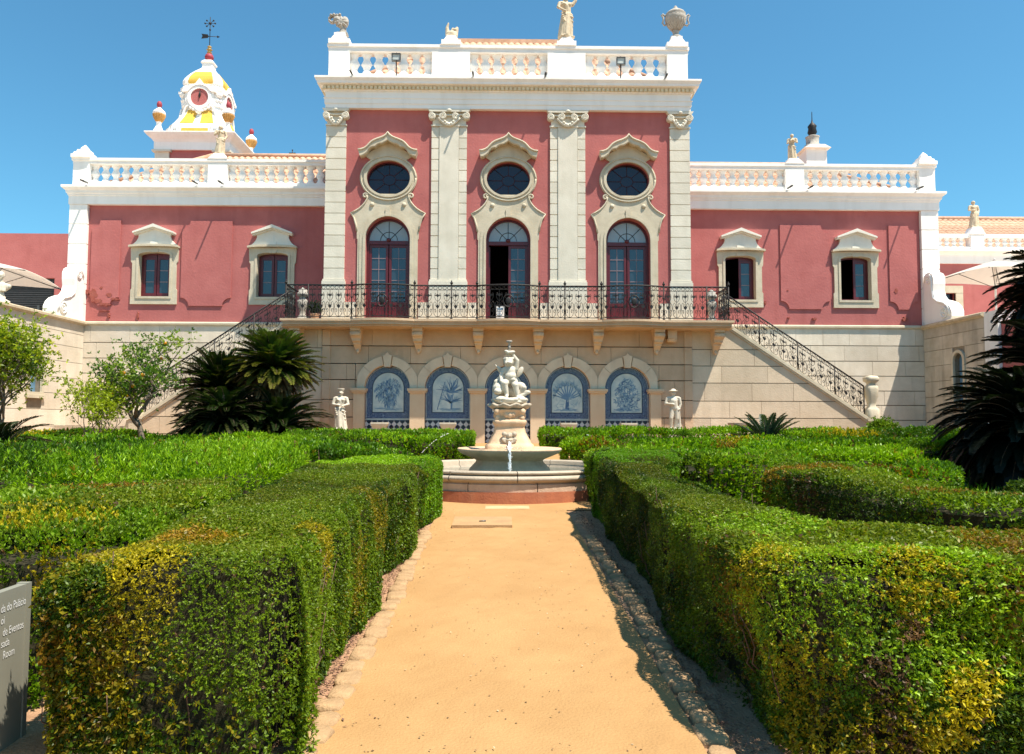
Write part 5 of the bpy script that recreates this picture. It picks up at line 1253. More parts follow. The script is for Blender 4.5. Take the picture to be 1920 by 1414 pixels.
def cherub(mb):
    O = (FX,FY,fz(757))
    def T(x,y,z): return (O[0]+x,O[1]+y,O[2]+z)
    E = lambda c,r,**k_: mb.ell(T(*c),r,**k_); C = lambda a,c,ra,rb: mb.cap(T(*a),T(*c),ra,rb)
    E((0,0,.03),(.30,.24,.07)); E((-.16,-.12,.08),(.12,.09,.06)); E((.17,-.1,.07),(.12,.08,.06)); E((.02,-.18,.06),(.1,.07,.05))
    for i in range(10): a = i*.63; E((.24*math.cos(a),.19*math.sin(a),.07),(.07,.06,.045))
    # dolphin: head low at the left, body behind, tail up at the right
    E((-.17,-.01,.27),(.125,.15,.125)); E((-.20,-.13,.22),(.07,.09,.06)); C((-.12,.06,.26),(.06,.12,.22),.13,.11); C((.06,.12,.22),(.2,.06,.19),.11,.08); C((.2,.06,.19),(.24,.0,.3),.075,.045); E((.17,.05,.33),(.10,.05,.08)); C((.18,-.06,.13),(.29,-.08,.20),.045,.03); E((.29,-.08,.21),(.06,.03,.04)); E((-.22,.02,.40),(.05,.04,.06))
    # boy
    C((-.04,.02,.42),(-.09,-.13,.37),.075,.06); C((-.09,-.13,.37),(-.05,-.12,.16),.056,.036); C((-.05,-.12,.15),(-.055,-.19,.12),.034,.024)
    C((.06,.02,.42),(.09,-.11,.34),.075,.06); C((.09,-.11,.34),(.13,-.11,.13),.056,.036); C((.13,-.11,.13),(.135,-.18,.10),.034,.024)
    E((.01,.01,.43),(.115,.095,.085)); E((.01,-.045,.51),(.10,.075,.085)); C((.01,0,.48),(.005,.0,.62),.098,.095); C((-.075,0,.645),(.085,0,.645),.05,.05)
    C((0,0,.66),(-.015,-.015,.72),.05,.045); E((-.02,-.03,.775),(.085,.09,.095)); E((-.02,.01,.80),(.092,.09,.085)); E((-.025,-.12,.765),(.016,.02,.018)); E((-.025,-.108,.735),(.024,.014,.009)); E((-.06,-.098,.755),(.03,.03,.03)); E((.012,-.098,.755),(.03,.03,.03)); E((-.055,-.104,.787),(.018,.01,.008)); E((.008,-.104,.787),(.018,.01,.008))
    for i in range(9): a = i*.7; E((-.02+.07*math.cos(a),.0+.07*math.sin(a),.835),(.034,.034,.03))
    C((.10,.0,.64),(.125,-.02,.80),.045,.036); C((.125,-.02,.80),(.05,-.02,.915),.036,.026); E((.04,-.02,.92),.033)
    C((-.10,.0,.63),(-.15,-.03,.51),.043,.034); C((-.15,-.03,.51),(-.14,-.10,.42),.034,.024); E((-.14,-.11,.41),.03)
    E((.01,-.02,.95),(.085,.08,.04),roty=-.3); E((-.05,-.02,.97),(.05,.06,.03),roty=.4)
    E((.17,.09,.60),(.05,.025,.11),roty=.45); E((-.15,.1,.62),(.045,.025,.11),roty=-.6); C((-.19,.1,.66),(-.24,.1,.73),.02,.012)
    C((-.02,-.06,.44),(.07,-.1,.44),.03,.03)
def cherub_s(mb):
    cherub(mb); z0 = fz(757); mb.v = [(FX+(x-FX)*1.04,FY+(y-FY)*1.04,z0+(z-z0)*.93) for x,y,z in mb.v]
blob('cherub',cherub_s,.0085,'marble',t,smooth=2)
b = MB(); zp = fz(661); b.lathe([(.02,0),(.02,.10),(.03,.11),(.018,.13),(.018,.19),(.05,.21),(.05,.235),(.001,.24)],(FX-.01,FY-.02,zp-.03),12,0); b.build('nozzle','greystone',t)
def mask(mb):
    z0 = fz(820); y0 = FY-.345
    for i in range(9): a = rad(200+140*i/8); mb.cap((FX-.01,y0,z0),(FX-.01+.115*math.cos(a),y0-.03,z0+.09*math.sin(a)),.018,.024)
    for sg in (-1,1):
        mb.ell((FX-.01+sg*.085,y0-.01,z0+.06),(.045,.04,.045)); mb.cap((FX-.01+sg*.1,y0-.01,z0+.02),(FX-.01+sg*.08,y0-.02,z0-.05),.02,.02)
    mb.ell((FX-.01,y0-.01,z0+.035),(.06,.05,.055)); mb.ell((FX-.01,y0-.06,z0+.03),(.015,.02,.02)); mb.ell((FX-.01,y0-.03,z0-.04),(.06,.05,.03))
blob('spout_mask',mask,.007,'kerbw',t,smooth=1)
b = MB(); r = random.Random(3); y0 = FY-.40; z0 = fz(827)
for j in range(4):
    pts = []; ph = r.uniform(0,6)
    for i in range(26):
        s_ = i/25; z = z0+(hk+G-.12-z0)*s_; pts.append((FX-.01+.012*math.sin(i*.9+ph)+r.uniform(-.008,.008)+.006*(j-1.5), y0-.57*min(1,s_/.24)**.7, z))
    b.tube(pts,[.005+.005*abs(math.sin(i*1.3+ph)) for i in range(26)],6)
for i in range(60): s_ = r.random(); b.ell((FX-.01+r.gauss(0,.022),y0-.57*min(1,s_/.24)**.7+r.gauss(0,.02),z0+(hk+G-.12-z0)*s_),r.uniform(.003,.008),nu=6,nv=4)
for i in range(30): b.ell((FX+r.gauss(0,.08),FY-.86+r.gauss(0,.03),zb+G+.03+abs(r.gauss(0,.03))),r.uniform(.003,.007),nu=6,nv=4)
b.build('water_jet','jet',t)
# ================================================================== foliage
def leaf_mesh(name, base, dirs, side, nrm, ln, wd, colr, m, parent=None, loc=None, fold=.25, extra=None):
    n = len(base); off = np.array(origin(parent) if parent else (loc or (0,0,0)))
    ln = np.broadcast_to(np.asarray(ln,float),(n,))[:,None]; wd = np.broadcast_to(np.asarray(wd,float),(n,))[:,None]
    mid = base+dirs*ln*.48
    co = np.empty((n,4,3)); co[:,0] = base; co[:,1] = mid+side*wd*.5+nrm*wd*fold*.5; co[:,2] = base+dirs*ln-nrm*ln*.06; co[:,3] = mid-side*wd*.5+nrm*wd*fold*.5
    co = (co-off).reshape(-1,3); cc = np.ones((n,4,4)); cc[:,:,:3] = colr[:,None,:]
    me = bpy.data.meshes.new(name); me.vertices.add(n*4); me.loops.add(n*4); me.polygons.add(n)
    me.vertices.foreach_set('co',co.ravel().astype('f')); me.loops.foreach_set('vertex_index',np.arange(n*4,dtype='i'))
    me.polygons.foreach_set('loop_start',np.arange(0,n*4,4,dtype='i'))
    me.update(calc_edges=True)
    a = me.attributes.new('Col','FLOAT_COLOR','POINT'); a.data.foreach_set('color',cc.reshape(-1).astype('f'))
    me.materials.append(M[m] if isinstance(m,str) else m)
    o = bpy.data.objects.new(name,me); COL.objects.link(o)
    if parent: o.parent = parent; BASE[o.name] = origin(parent)
    elif loc is not None: o.location = loc
    return o
def unit(a): return a/np.maximum(np.linalg.norm(a,axis=1,keepdims=True),1e-9)
def frame(d):
    r = nrg.normal(size=d.shape); s = unit(np.cross(d,r)); return s, unit(np.cross(s,d))
def sprigs(pos, axis, k, ln, wd, spread, col, jit=.25):
    """k leaves round each sprig axis"""
    n = len(pos); P_ = np.repeat(pos,k,0); A = np.repeat(axis,k,0); s,t = frame(A)
    d = unit(A*(1-spread)+ (s*nrg.normal(size=(n*k,1))+t*nrg.normal(size=(n*k,1)))*spread)
    L_ = np.repeat(np.broadcast_to(np.asarray(ln,float),(n,)),k)*nrg.uniform(.65,1.2,n*k)
    W_ = np.repeat(np.broadcast_to(np.asarray(wd,float),(n,)),k)*nrg.uniform(.75,1.2,n*k)
    b_ = P_+A*(nrg.uniform(-.6,.6,(n*k,1))*L_[:,None]); sd,nm = frame(d)
    c = np.repeat(col,k,0)*nrg.uniform(1-jit,1+jit,(n*k,1)); return b_,d,sd,nm,L_,W_,c
def pip(px,py,poly):
    ins = np.zeros(len(px),bool); n = len(poly)
    for i in range(n):
        x0,y0 = poly[i]; x1,y1 = poly[(i+1)%n]
        if y0 == y1: continue
        c = ((y0>py)!=(y1>py)) & (px < (x1-x0)*(py-y0)/(y1-y0)+x0); ins ^= c
    return ins
def edist(px,py,poly):
    d = np.full(len(px),1e9); n = len(poly)
    for i in range(n):
        a = np.array(poly[i]); e = np.array(poly[(i+1)%n])-a; q = np.stack([px,py],1)-a
        t = np.clip((q@e)/(e@e),0,1)[:,None]; d = np.minimum(d,np.linalg.norm(q-t*e,axis=1))
    return d
def smooth_poly(poly, it=1):
    for _ in range(it):
        q = []
        for i in range(len(poly)):
            a,c = poly[i],poly[(i+1)%len(poly)]
            q += [(a[0]*.8+c[0]*.2,a[1]*.8+c[1]*.2),(a[0]*.2+c[0]*.8,a[1]*.2+c[1]*.8)]
        poly = q
    return poly
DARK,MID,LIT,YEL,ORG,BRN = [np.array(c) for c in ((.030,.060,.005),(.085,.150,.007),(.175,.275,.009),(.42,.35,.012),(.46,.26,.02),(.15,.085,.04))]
FAR = (np.array((.045,.115,.004)),np.array((.125,.265,.004)),np.array((.25,.42,.008)))
def hedge(label, poly, ztop, leaf=.03, dens=1.0, mix=(DARK,MID,LIT), patches=(), shoot=0.0, seed=1, bare=.0, round_=2, cat='hedge', group=None, zbot=None, rough_=1.0, topcol=None, ratio=.5, twigs=0, under=.05, wave=None):
    wave = (.045 if leaf > .025 else .012) if wave is None else wave
    poly = smooth_poly(poly,round_); A_ = np.array(poly); c0 = A_.mean(0)
    area = 0.0
    for i in range(len(poly)): x0,y0 = poly[i]; x1,y1 = poly[(i+1)%len(poly)]; area += x0*y1-x1*y0
    if area < 0: poly = poly[::-1]
    area = abs(area)/2
    zt = ztop if callable(ztop) else (lambda x,y: np.full_like(x,ztop))
    t = thing('hedge',label,cat,(float(c0[0]),float(c0[1]),zg(float(c0[1]))),group)
    n = len(poly); E0 = np.array(poly); E1 = np.roll(E0,-1,0); el = np.linalg.norm(E1-E0,axis=1); per = el.sum()
    zmean = float(zt(np.array([c0[0]]),np.array([c0[1]]))[0]); H = max(.25,zmean-zg(c0[1])-.02)
    la = leaf*leaf*ratio*.5*1.05; per_m2 = 2.9*dens/la/6
    nt = int(area*per_m2*.95); ns = int(per*H*per_m2)
    # top
    lo,hi = E0.min(0),E0.max(0); m_ = int(nt*((hi-lo).prod()/max(area,.01)))+10
    x = nrg.uniform(lo[0],hi[0],m_); y = nrg.uniform(lo[1],hi[1],m_); k = pip(x,y,poly); x,y = x[k],y[k]
    ed = edist(x,y,poly); z = zt(x,y); p = np.stack([x,y,z],1)
    z = z+wave*sn(p,1.7,seed+20); bump = sn(p,3.2,seed)*.018*rough_+sn(p,9,seed+1)*.012*rough_
    z = z+bump-.07*np.clip(1-ed/.10,0,1)**2; pt = np.stack([x,y,z-np.abs(nrg.normal(0,.3*leaf,len(x)))],1)
    ax = np.tile([0,0,1.0],(len(x),1))+nrg.normal(0,.35,(len(x),3))
    # sides
    e = nrg.choice(n,ns,p=el/per); eu = (.07/el[e])[:,None]; u_ = nrg.random((ns,1))*(1+2*eu)-eu; q = E0[e]+(E1[e]-E0[e])*u_; tg = unit(E1-E0)[e]; nr = np.stack([tg[:,1],-tg[:,0]],1)
    zt2 = zt(q[:,0],q[:,1]); zt2 = zt2+wave*sn(np.stack([q[:,0],q[:,1],zt2],1),1.7,seed+20); zb = np.array([zg(v) for v in q[:,1]])+.02 if zbot is None else np.full(ns,zbot)
    h = nrg.random(ns); zz_ = zb+(zt2-zb)*h
    ps = np.stack([q[:,0],q[:,1],zz_],1); bm = sn(ps,3.0,seed+2)*.035*rough_+sn(ps,10,seed+3)*.018*rough_
    inset = .055*np.clip(1-(zt2-zz_)/.10,0,1)**2 + under*np.clip(1-(zz_-zb)/.6,0,1)**1.3 + np.abs(nrg.normal(0,.35*leaf,ns))
    q = q+nr*(bm-inset)[:,None]; ps = np.stack([q[:,0],q[:,1],zz_],1)
    axs = np.concatenate([nr,np.full((ns,1),.55)],1)+nrg.normal(0,.4,(ns,3))
    pos = np.concatenate([pt,ps]); ax = unit(np.concatenate([ax,axs])); top = np.concatenate([np.ones(len(pt)),np.zeros(ns)])
    if bare:                              # thin places where the inner core and twigs show
        keep = ~((sn(pos,3.4,seed+9)>1.25-bare) & (nrg.random(len(pos))<.75) & (top<.5)); pos,ax,top = pos[keep],ax[keep],top[keep]
    f = np.clip(.5+.42*sn(pos,2.1,seed+4)+.25*sn(pos,11,seed+5)+nrg.normal(0,.22,len(pos)),0,1)[:,None]
    col = np.where(f<.5,mix[0]*(1-2*f)+mix[1]*2*f,mix[1]*(2-2*f)+mix[2]*(2*f-1))
    if topcol is not None: w = (top*nrg.uniform(.2,.9,len(top))*np.clip(.7+.5*sn(pos,2.6,seed+12),0,1))[:,None]; col = col*(1-w)+np.array(topcol)*w
    L_ = leaf*np.clip(1+.28*sn(pos,4.5,seed+7)+nrg.normal(0,.12,len(pos)),.6,1.7)
    for (cx,cy,cz,r_,cc,pr_) in patches:
        d = np.linalg.norm((pos-np.array((cx,cy,cz)))*np.array((1,1,1.0)),axis=1)+sn(pos,12,seed+6)*.25*r_
        s_ = nrg.random(len(pos))<pr_*np.clip((r_*1.15-d)/(.55*r_),0,1); col[s_] = np.array(cc)*nrg.uniform(.7,1.2,(s_.sum(),1)); 
        pos[s_] += ax[s_]*leaf*.5
    s_ = nrg.random(len(pos))<.025; col[s_] = YEL*.55; s_ = nrg.random(len(pos))<.012; col[s_] = BRN
    if shoot: sh = nrg.random(len(pos))<.4; pos[sh] += np.array([0,0,1])*(nrg.random((sh.sum(),1))*shoot)*np.clip(top[sh][:,None]+.2,0,1); ax[sh] = unit(ax[sh]*.35+np.array([0,0,1])+nrg.normal(0,.12,(sh.sum(),3)))
    b_,d,sd,nm,Ls,Ws,c = sprigs(pos,ax,6,L_,L_*ratio*nrg.uniform(.8,1.2,len(pos)),(.78 if leaf < .025 else .6) if not shoot else .36,col)
    leaf_mesh('foliage',b_,d,sd,nm,Ls,Ws,c,'leaf',t)
    # dark solid core added inside to block light, plus bare twigs
    ins = .15+under*.95; inn = []
    for i in range(n):
        a,b2,c2 = E0[i-1],E0[i],E0[(i+1)%n]; d1 = (b2-a)/max(np.linalg.norm(b2-a),1e-6); d2 = (c2-b2)/max(np.linalg.norm(c2-b2),1e-6)
        m2 = np.array([-(d1+d2)[1],(d1+d2)[0]]); m2 = m2/max(np.linalg.norm(m2),1e-6); inn.append(tuple(b2+m2*ins))
    b = MB(); v = [(x_,y_,zg(y_)-.05 if zbot is None else zbot) for x_,y_ in inn]+[(x_,y_,float(zt(np.array([x_]),np.array([y_]))[0])-.10-wave*1.5) for x_,y_ in inn]
    k = len(inn); b.add(v,[(i,(i+1)%k,k+(i+1)%k,k+i) for i in range(k)]); 
    tri = geometry.tessellate_polygon([[Vector((x_,y_,0)) for x_,y_ in inn]]); b.add(v[k:],tri)
    if twigs:
        for i in range(twigs):
            j = rnd.randrange(n); u2 = rnd.random(); x_ = E0[j][0]+(E1[j][0]-E0[j][0])*u2; y_ = E0[j][1]+(E1[j][1]-E0[j][1])*u2
            px_,py_ = x_+(c0[0]-x_)*.0,y_; d1 = (E1[j]-E0[j])/el[j]; nx,ny = d1[1],-d1[0]; z_ = zg(y_)+rnd.uniform(.05,H-.2); pts = []
            for s_ in range(5): pts.append((x_-nx*(.10-.025*s_)+rnd.uniform(-.02,.02),y_-ny*(.10-.025*s_)+rnd.uniform(-.02,.02),z_+.05*s_*rnd.uniform(.6,1.6)))
            b.tube(pts,[.006,.005,.004,.003,.002],4,1)
    b.build('core_and_twigs',['twig','deadtwig'],t)
    return t
def qz(z,*pp): return [tuple(Q(x,y,z))[:2] for x,y in pp]
# ---- left of the path
hedge('clipped dark green hedge along the left of the path, yellow patch at its near end',
    [(-2.27,3.36),(-2.1,3.24),(-1.12,3.22),(-1.12,3.9),(-1.16,4.0),(-1.20,5.2),(-1.17,7.2),(-1.12,9.0),(-1.08,10.3),(-1.5,10.55),(-2.3,9.9),(-2.5,8.6),(-2.25,6.8),(-2.16,5.6),(-2.14,4.4),(-2.24,3.8)],
    lambda x,y: 1.05+.006*(y-4)-.14*np.clip((-x-1.78)/.42,0,1)*np.clip((4.6-y)/.8,0,1), .0195, 1.45, (DARK*.8,MID*.85,LIT*.8), seed=1, bare=.03, round_=1, topcol=(.17,.20,.010), twigs=160, under=.03, rough_=1.35,
    patches=[(-1.85,3.62,1.06,.28,YEL*.62,.5),(-1.8,3.7,1.06,.16,ORG*.8,.45),(-2.02,3.45,1.0,.2,YEL,.6),(-1.76,3.22,1.02,.17,YEL*1.1,.95),(-1.72,3.20,.86,.15,YEL*1.0,.85),(-1.80,3.20,.68,.12,YEL*.9,.8),(-1.9,3.2,.55,.12,YEL*.9,.7),(-2.1,3.22,.6,.34,ORG*.34,.22),(-2.0,3.2,.3,.5,YEL*.5,.28),(-2.2,3.3,.8,.3,YEL*.55,.3),(-2.2,3.4,.7,.25,ORG*.5,.4),(-1.14,4.0,.95,.2,YEL*.8,.55),(-1.14,5.0,.6,.3,YEL*.5,.3),(-1.15,6.2,.7,.3,ORG*.45,.3),(-1.15,5.6,.9,.25,YEL*.5,.4),(-1.1,10.1,.8,.75,FAR[1],.8),(-1.3,9.7,1.1,.8,FAR[1],.75),(-2.1,9.6,1.1,.9,FAR[2],.75)])
hedge('low bright green and yellow hedge at the left edge behind the sign',
    [(-6.2,3.72),(-4.4,3.68),(-2.50,3.85),(-2.24,4.3),(-2.30,5.0),(-3.6,5.25),(-6.2,5.1)], 1.0, .026, 1.0, (MID*.9,LIT*1.1,FAR[1]), [(-3.0,4.5,1.0,.50,YEL*1.1,.6),(-2.5,4.0,.8,.2,YEL*.8,.5),(-5,4.5,.95,.6,YEL,.3)], .05, 2, .0)
hedge('low olive curving hedge between the left bright shrubs and the path hedge',
    qz(1.06,(-60,966),(150,955),(287,950),(400,922),(462,896),(380,893),(250,903),(120,918),(-60,930)), 1.05, .030, 1.0, (DARK*1.4,MID*1.2,LIT*1.1), [(-3.4,5.9,1,.6,ORG*.6,.2)], 0, 3, topcol=(.20,.22,.010))
hedge('tall unclipped bright green hedge sweeping across the left garden',
    [(-9,7.9),(-6.2,7.7),(-4.8,8.0),(-3.5,8.4),(-2.75,9.3),(-2.9,10.6),(-4.2,11.6),(-6.5,12.2),(-9,12.4)], lambda x,y: .98+.0*x, .06, .9, FAR, [(-3.5,10,1.0,.9,FAR[2],.5),(-6.5,9,1.0,1.4,FAR[0]*.8,.6)], .26, 4, ratio=.22)
hedge('bright clipped green hedge in the left garden before the pale wall, beside the citrus trunk',
    [(-11.5,15.5),(-8,15.2),(-4.5,14.0),(-2.4,13.5),(-2.4,14.6),(-4.6,15.4),(-8,16.6),(-11.5,16.8)], 1.06, .06, .9, FAR, (), .10, 5)
hedge('bright green hedge block left of the fountain, in front of the tile panels',
    [(-5.8,17.9),(-3.2,17.7),(-.92,18.1),(-.88,19.6),(-.95,21.2),(-3,21.6),(-5.8,21.4)], lambda x,y: 1.13+.035*np.clip(y-18,0,4), .055, 1.0, FAR, [(-2.9,18,1.1,.8,FAR[2]*1.2,.5)], .10, 6, topcol=(.20,.36,.010))
hedge('low green hedge strip at the foot of the big cycads on the left',
    [(-9.5,19.3),(-6.1,19.1),(-5.9,20.0),(-9.5,20.3)], 1.17, .06, .9, FAR, (), .06, 7)
hedge('low hedge strip beneath the pale wall at far left, behind the bench',
    [(-14.8,20.3),(-10,20.6),(-10,21.4),(-14.8,21.4)], 1.2, .065, .9, FAR, [(-13.4,20.6,1.2,.9,YEL*1.1,.5)], .08, 8)
hedge('mid green hedge behind the far end of the left path hedge',
    [(-5.2,11.9),(-3.2,11.5),(-1.7,11.6),(-1.75,12.6),(-3.3,12.7),(-5.2,13.0)], 1.12, .05, .9, FAR, (), .08, 9)
# ---- right of the path
hedge('clipped dark hedge along the right of the path with sunlit yellow tipped near end',
    [(.99,10.3),(.93,8.0),(.90,6.0),(.90,4.4),(.90,3.55),(.98,3.3),(1.3,3.16),(2.2,3.10),(3.2,3.05),(5.2,3.0),(5.2,3.9),(3.2,3.95),(2.15,4.0),(1.75,4.25),(1.58,4.7),(1.46,5.6),(1.40,6.8),(1.5,8.4),(2.1,9.5),(2.1,10.3)],
    lambda x,y: .87+.035*y, .0195, 1.45, (DARK*.8,MID*.85,LIT*.85), seed=21, bare=.38, round_=1, topcol=(.18,.20,.010), twigs=150, under=.05, rough_=1.5,
    patches=[(1.0,3.3,.97,.45,(.30,.40,.012),.8),(1.6,3.15,.95,.5,(.26,.40,.012),.8),(.95,3.5,.95,.2,YEL,.5),(1.5,3.14,.90,.2,YEL,.6),(1.2,3.2,.65,.35,(.14,.25,.012),.4),(1.68,3.13,.46,.14,YEL*1.2,.8),(1.62,3.13,.33,.12,YEL*1.2,.8),(1.05,3.25,.30,.3,YEL*.8,.6),(1.38,3.15,.20,.26,YEL*.9,.6),(2.2,3.1,.85,.4,ORG*.4,.2),(.84,3.8,.7,.35,ORG*.45,.2),(1.35,3.16,.50,.11,BRN*.7,.45),(1.34,3.16,.28,.13,BRN*.6,.4),(1.5,3.14,.75,.08,BRN*1.6,.6),(1.5,9.8,1.12,1.0,FAR[1],.7),(2.5,3.5,1.0,.5,ORG*.5,.4),(1.3,4.3,1.0,.4,LIT*1.3,.4)])  # yellow-green patches: real tips, plus sunlight put into the leaf colour
hedge('curving olive hedge with a shaded brown face behind the right path hedge',
    [(2.85,9.0),(2.95,7.6),(3.05,6.5),(3.4,5.85),(4.6,5.45),(8.0,5.3),(8.0,6.3),(5.0,6.4),(4.2,6.9),(3.95,7.7),(3.9,9.2),(3.4,9.7)], lambda x,y: 1.0+.01*(y-5), .030, 1.0, (DARK*1.1,MID*1.2,LIT*1.1), [(3.2,8.6,1.05,.5,ORG*.6,.3),(2.95,7.6,.8,.3,BRN*.8,.4),(3.7,6.4,1,.4,ORG*.5,.2)], 0, 22, .1, topcol=(.20,.24,.010), rough_=1.4)
hedge('bright hedge turning away right from the far end of the right path hedge',
    [(1.05,10.9),(1.6,9.75),(2.6,9.3),(3.6,10.1),(4.4,10.7),(4.2,11.9),(2.6,11.8),(1.1,11.9)], 1.1, .045, .95, (MID*1.1,LIT*1.3,FAR[1]), [(3.0,10.2,1.1,.3,BRN,.4),(2.0,11,1.1,.7,FAR[2],.3)], .05, 23)
hedge('bright green curved hedge band in the middle of the right garden, nearest the dark cycad',
    [(3.9,9.9),(4.5,8.9),(5.0,8.75),(5.6,9.5),(6.25,10.8),(5.6,10.9),(5.0,10.2),(4.5,10.3)], 1.0, .045, .95, FAR, [(4.6,9.2,1.0,.5,ORG*.4,.3)], .06, 24, rough_=1.5)
hedge('bright green curved hedge band behind the nearer one in the right garden',
    [(3.6,12.3),(4.8,11.9),(6.3,12.0),(7.1,12.7),(6.9,13.4),(5.4,12.9),(4.3,13.2)], 1.1, .05, .95, FAR, [(5,12.3,1.1,.8,FAR[2],.4)], .09, 31, rough_=1.5)
hedge('small clipped dark green hedge stub before the dark cycad',
    [(5.15,7.7),(5.9,7.55),(6.0,8.1),(5.3,8.25)], .98, .04, 1.0, (DARK,MID,LIT), (), 0, 25)
hedge('dry grey brown shrub at the right edge below the dark cycad',
    [(5.7,7.0),(8.6,6.7),(8.8,8.6),(6.2,8.3)], .93, .05, .75, (np.array((.10,.08,.06)),np.array((.16,.125,.10)),np.array((.12,.13,.03))), [(6.2,7.4,.9,.45,YEL*.55,.6),(7.6,8.2,.95,.6,YEL*.5,.5),(7.0,7.1,.9,.3,LIT,.4)], .08, 26, ratio=.3, cat='shrub')
hedge('long bright green hedge right of the fountain, front row with reddish tips',
    [(1.15,16.6),(2.6,16.2),(5.2,16.6),(6.8,17.4),(6.8,18.4),(4.8,18.0),(2.6,17.6),(1.2,17.7)], 1.1, .055, .95, FAR, [(1.9,16.4,.9,.45,ORG*.55,.5),(2.4,16.3,1.0,.3,BRN,.5),(4.9,16.8,1.1,.4,ORG*.6,.5),(5.3,17,1.1,.5,YEL,.5)], .12, 27)
hedge('bright green hedge strip under the tile panels right of the fountain',
    [(.82,20.3),(3.0,20.0),(6.5,20.3),(9.5,20.8),(9.5,21.8),(6,21.4),(3,21.2),(.85,21.4)], 1.33, .06, .95, FAR, (), .10, 28, topcol=(.19,.36,.010))
hedge('green hedge row below the right stair, rising round the small cycad',
    [(6.9,18.6),(9.5,18.3),(12.5,18.8),(14.6,19.6),(14.6,21.0),(12,20.4),(9.6,19.9),(7,19.6)], 1.3, .06, .95, FAR, [(8.6,18.8,1.3,.8,YEL*1.1,.5),(12.2,19,1.3,.5,ORG*.6,.5)], .12, 29)
hedge('long green hedge crossing the right garden before the stair wall',
    [(4.6,14.6),(7.5,14.3),(10.2,14.8),(11.6,15.6),(11.4,16.8),(9.0,16.2),(7.0,15.7),(4.6,15.7)], 1.16, .055, .95, FAR, [(9.8,15.2,1.2,.6,YEL*1.1,.5)], .09, 30)
# ---- grasses and litter: nobody could count them
def stuff(name,label,cat,pos,ax,k,ln,wd,col,spread=.35):
    b_,d,sd,nm,L_,W_,c = sprigs(pos,ax,k,ln,wd,spread,col); o = leaf_mesh(name,b_,d,sd,nm,L_,W_,c,'leaf',None,(0,0,0)); tag(o,label,cat,None,'stuff'); return o
N_ = 9000; x = np.concatenate([nrg.uniform(-14.5,-1.9,N_),nrg.uniform(1.9,14.5,N_)]); y = nrg.uniform(5.5,22.5,2*N_); pos = np.stack([x,y,np.array([zg(v) for v in y])],1)
keep = (np.abs(x-FX)**2+(y-FY)**2>2.5**2); pos = pos[keep]; f = nrg.random((len(pos),1)); ax = unit(np.tile([0,0,1.0],(len(pos),1))+nrg.normal(0,.3,(len(pos),3)))
stuff('ground_cover','weedy green ground cover between the hedges','ground cover',pos,ax,6,.14,.035,FAR[0]*(1-f)+FAR[1]*f)
N_ = 5200; sd_ = nrg.random(N_)<.5; y = 2.6+nrg.random(N_)**1.2*8; x = np.where(sd_,-1.16+np.abs(nrg.normal(0,.045,N_))*np.sign(nrg.normal(size=N_))-.05,.86+nrg.normal(0,.06,N_)); far = nrg.random(N_)<.06; x = np.where(far,x+np.where(sd_,1,-1)*np.abs(nrg.normal(0,.22,N_)),x)
pos = np.stack([x,y,np.array([zg(v) for v in y])+.016],1); ax = unit(nrg.normal(size=(N_,3))*np.array([1,1,.15])); f = nrg.random((N_,1)); col = np.array((.32,.17,.12))*f+np.array((.16,.09,.06))*(1-f)
b_,d,s1,nm,L_,W_,c = sprigs(pos,ax,1,.028,.011,.2,col); s1 = unit(np.cross(d,np.tile([0,0,1.0],(N_,1)))); nm = np.cross(s1,d)
o = leaf_mesh('leaf_litter',b_,d,s1,nm,L_,W_,c,'leafmatt',None,(0,0,0)); tag(o,'dry fallen leaves along the foot of the path hedges','leaf litter',None,'stuff')
N_ = 600; y = 2.4+nrg.random(N_)**1.5*8.0; x = nrg.uniform(-1.0,.62,N_); pos = np.stack([x,y,np.array([zg(v) for v in y])+.022],1); ax = unit(nrg.normal(size=(N_,3))*np.array([1,1,.2])); f = nrg.random((N_,1))
col = np.where(f<.3,np.array((.16,.10,.06)),np.where(f<.6,np.array((.45,.36,.24)),np.array((.30,.20,.10))))
b_,d,s1,nm,L_,W_,c = sprigs(pos,ax,1,.016,.010,.2,col); s1 = unit(np.cross(d,np.tile([0,0,1.0],(N_,1)))); nm = np.cross(s1,d)
o = leaf_mesh('grit',b_,d,s1,nm,L_,W_,c,'leafmatt',None,(0,0,0)); tag(o,'tiny loose grit and leaf crumbs lying on the sand path','grit',None,'stuff')
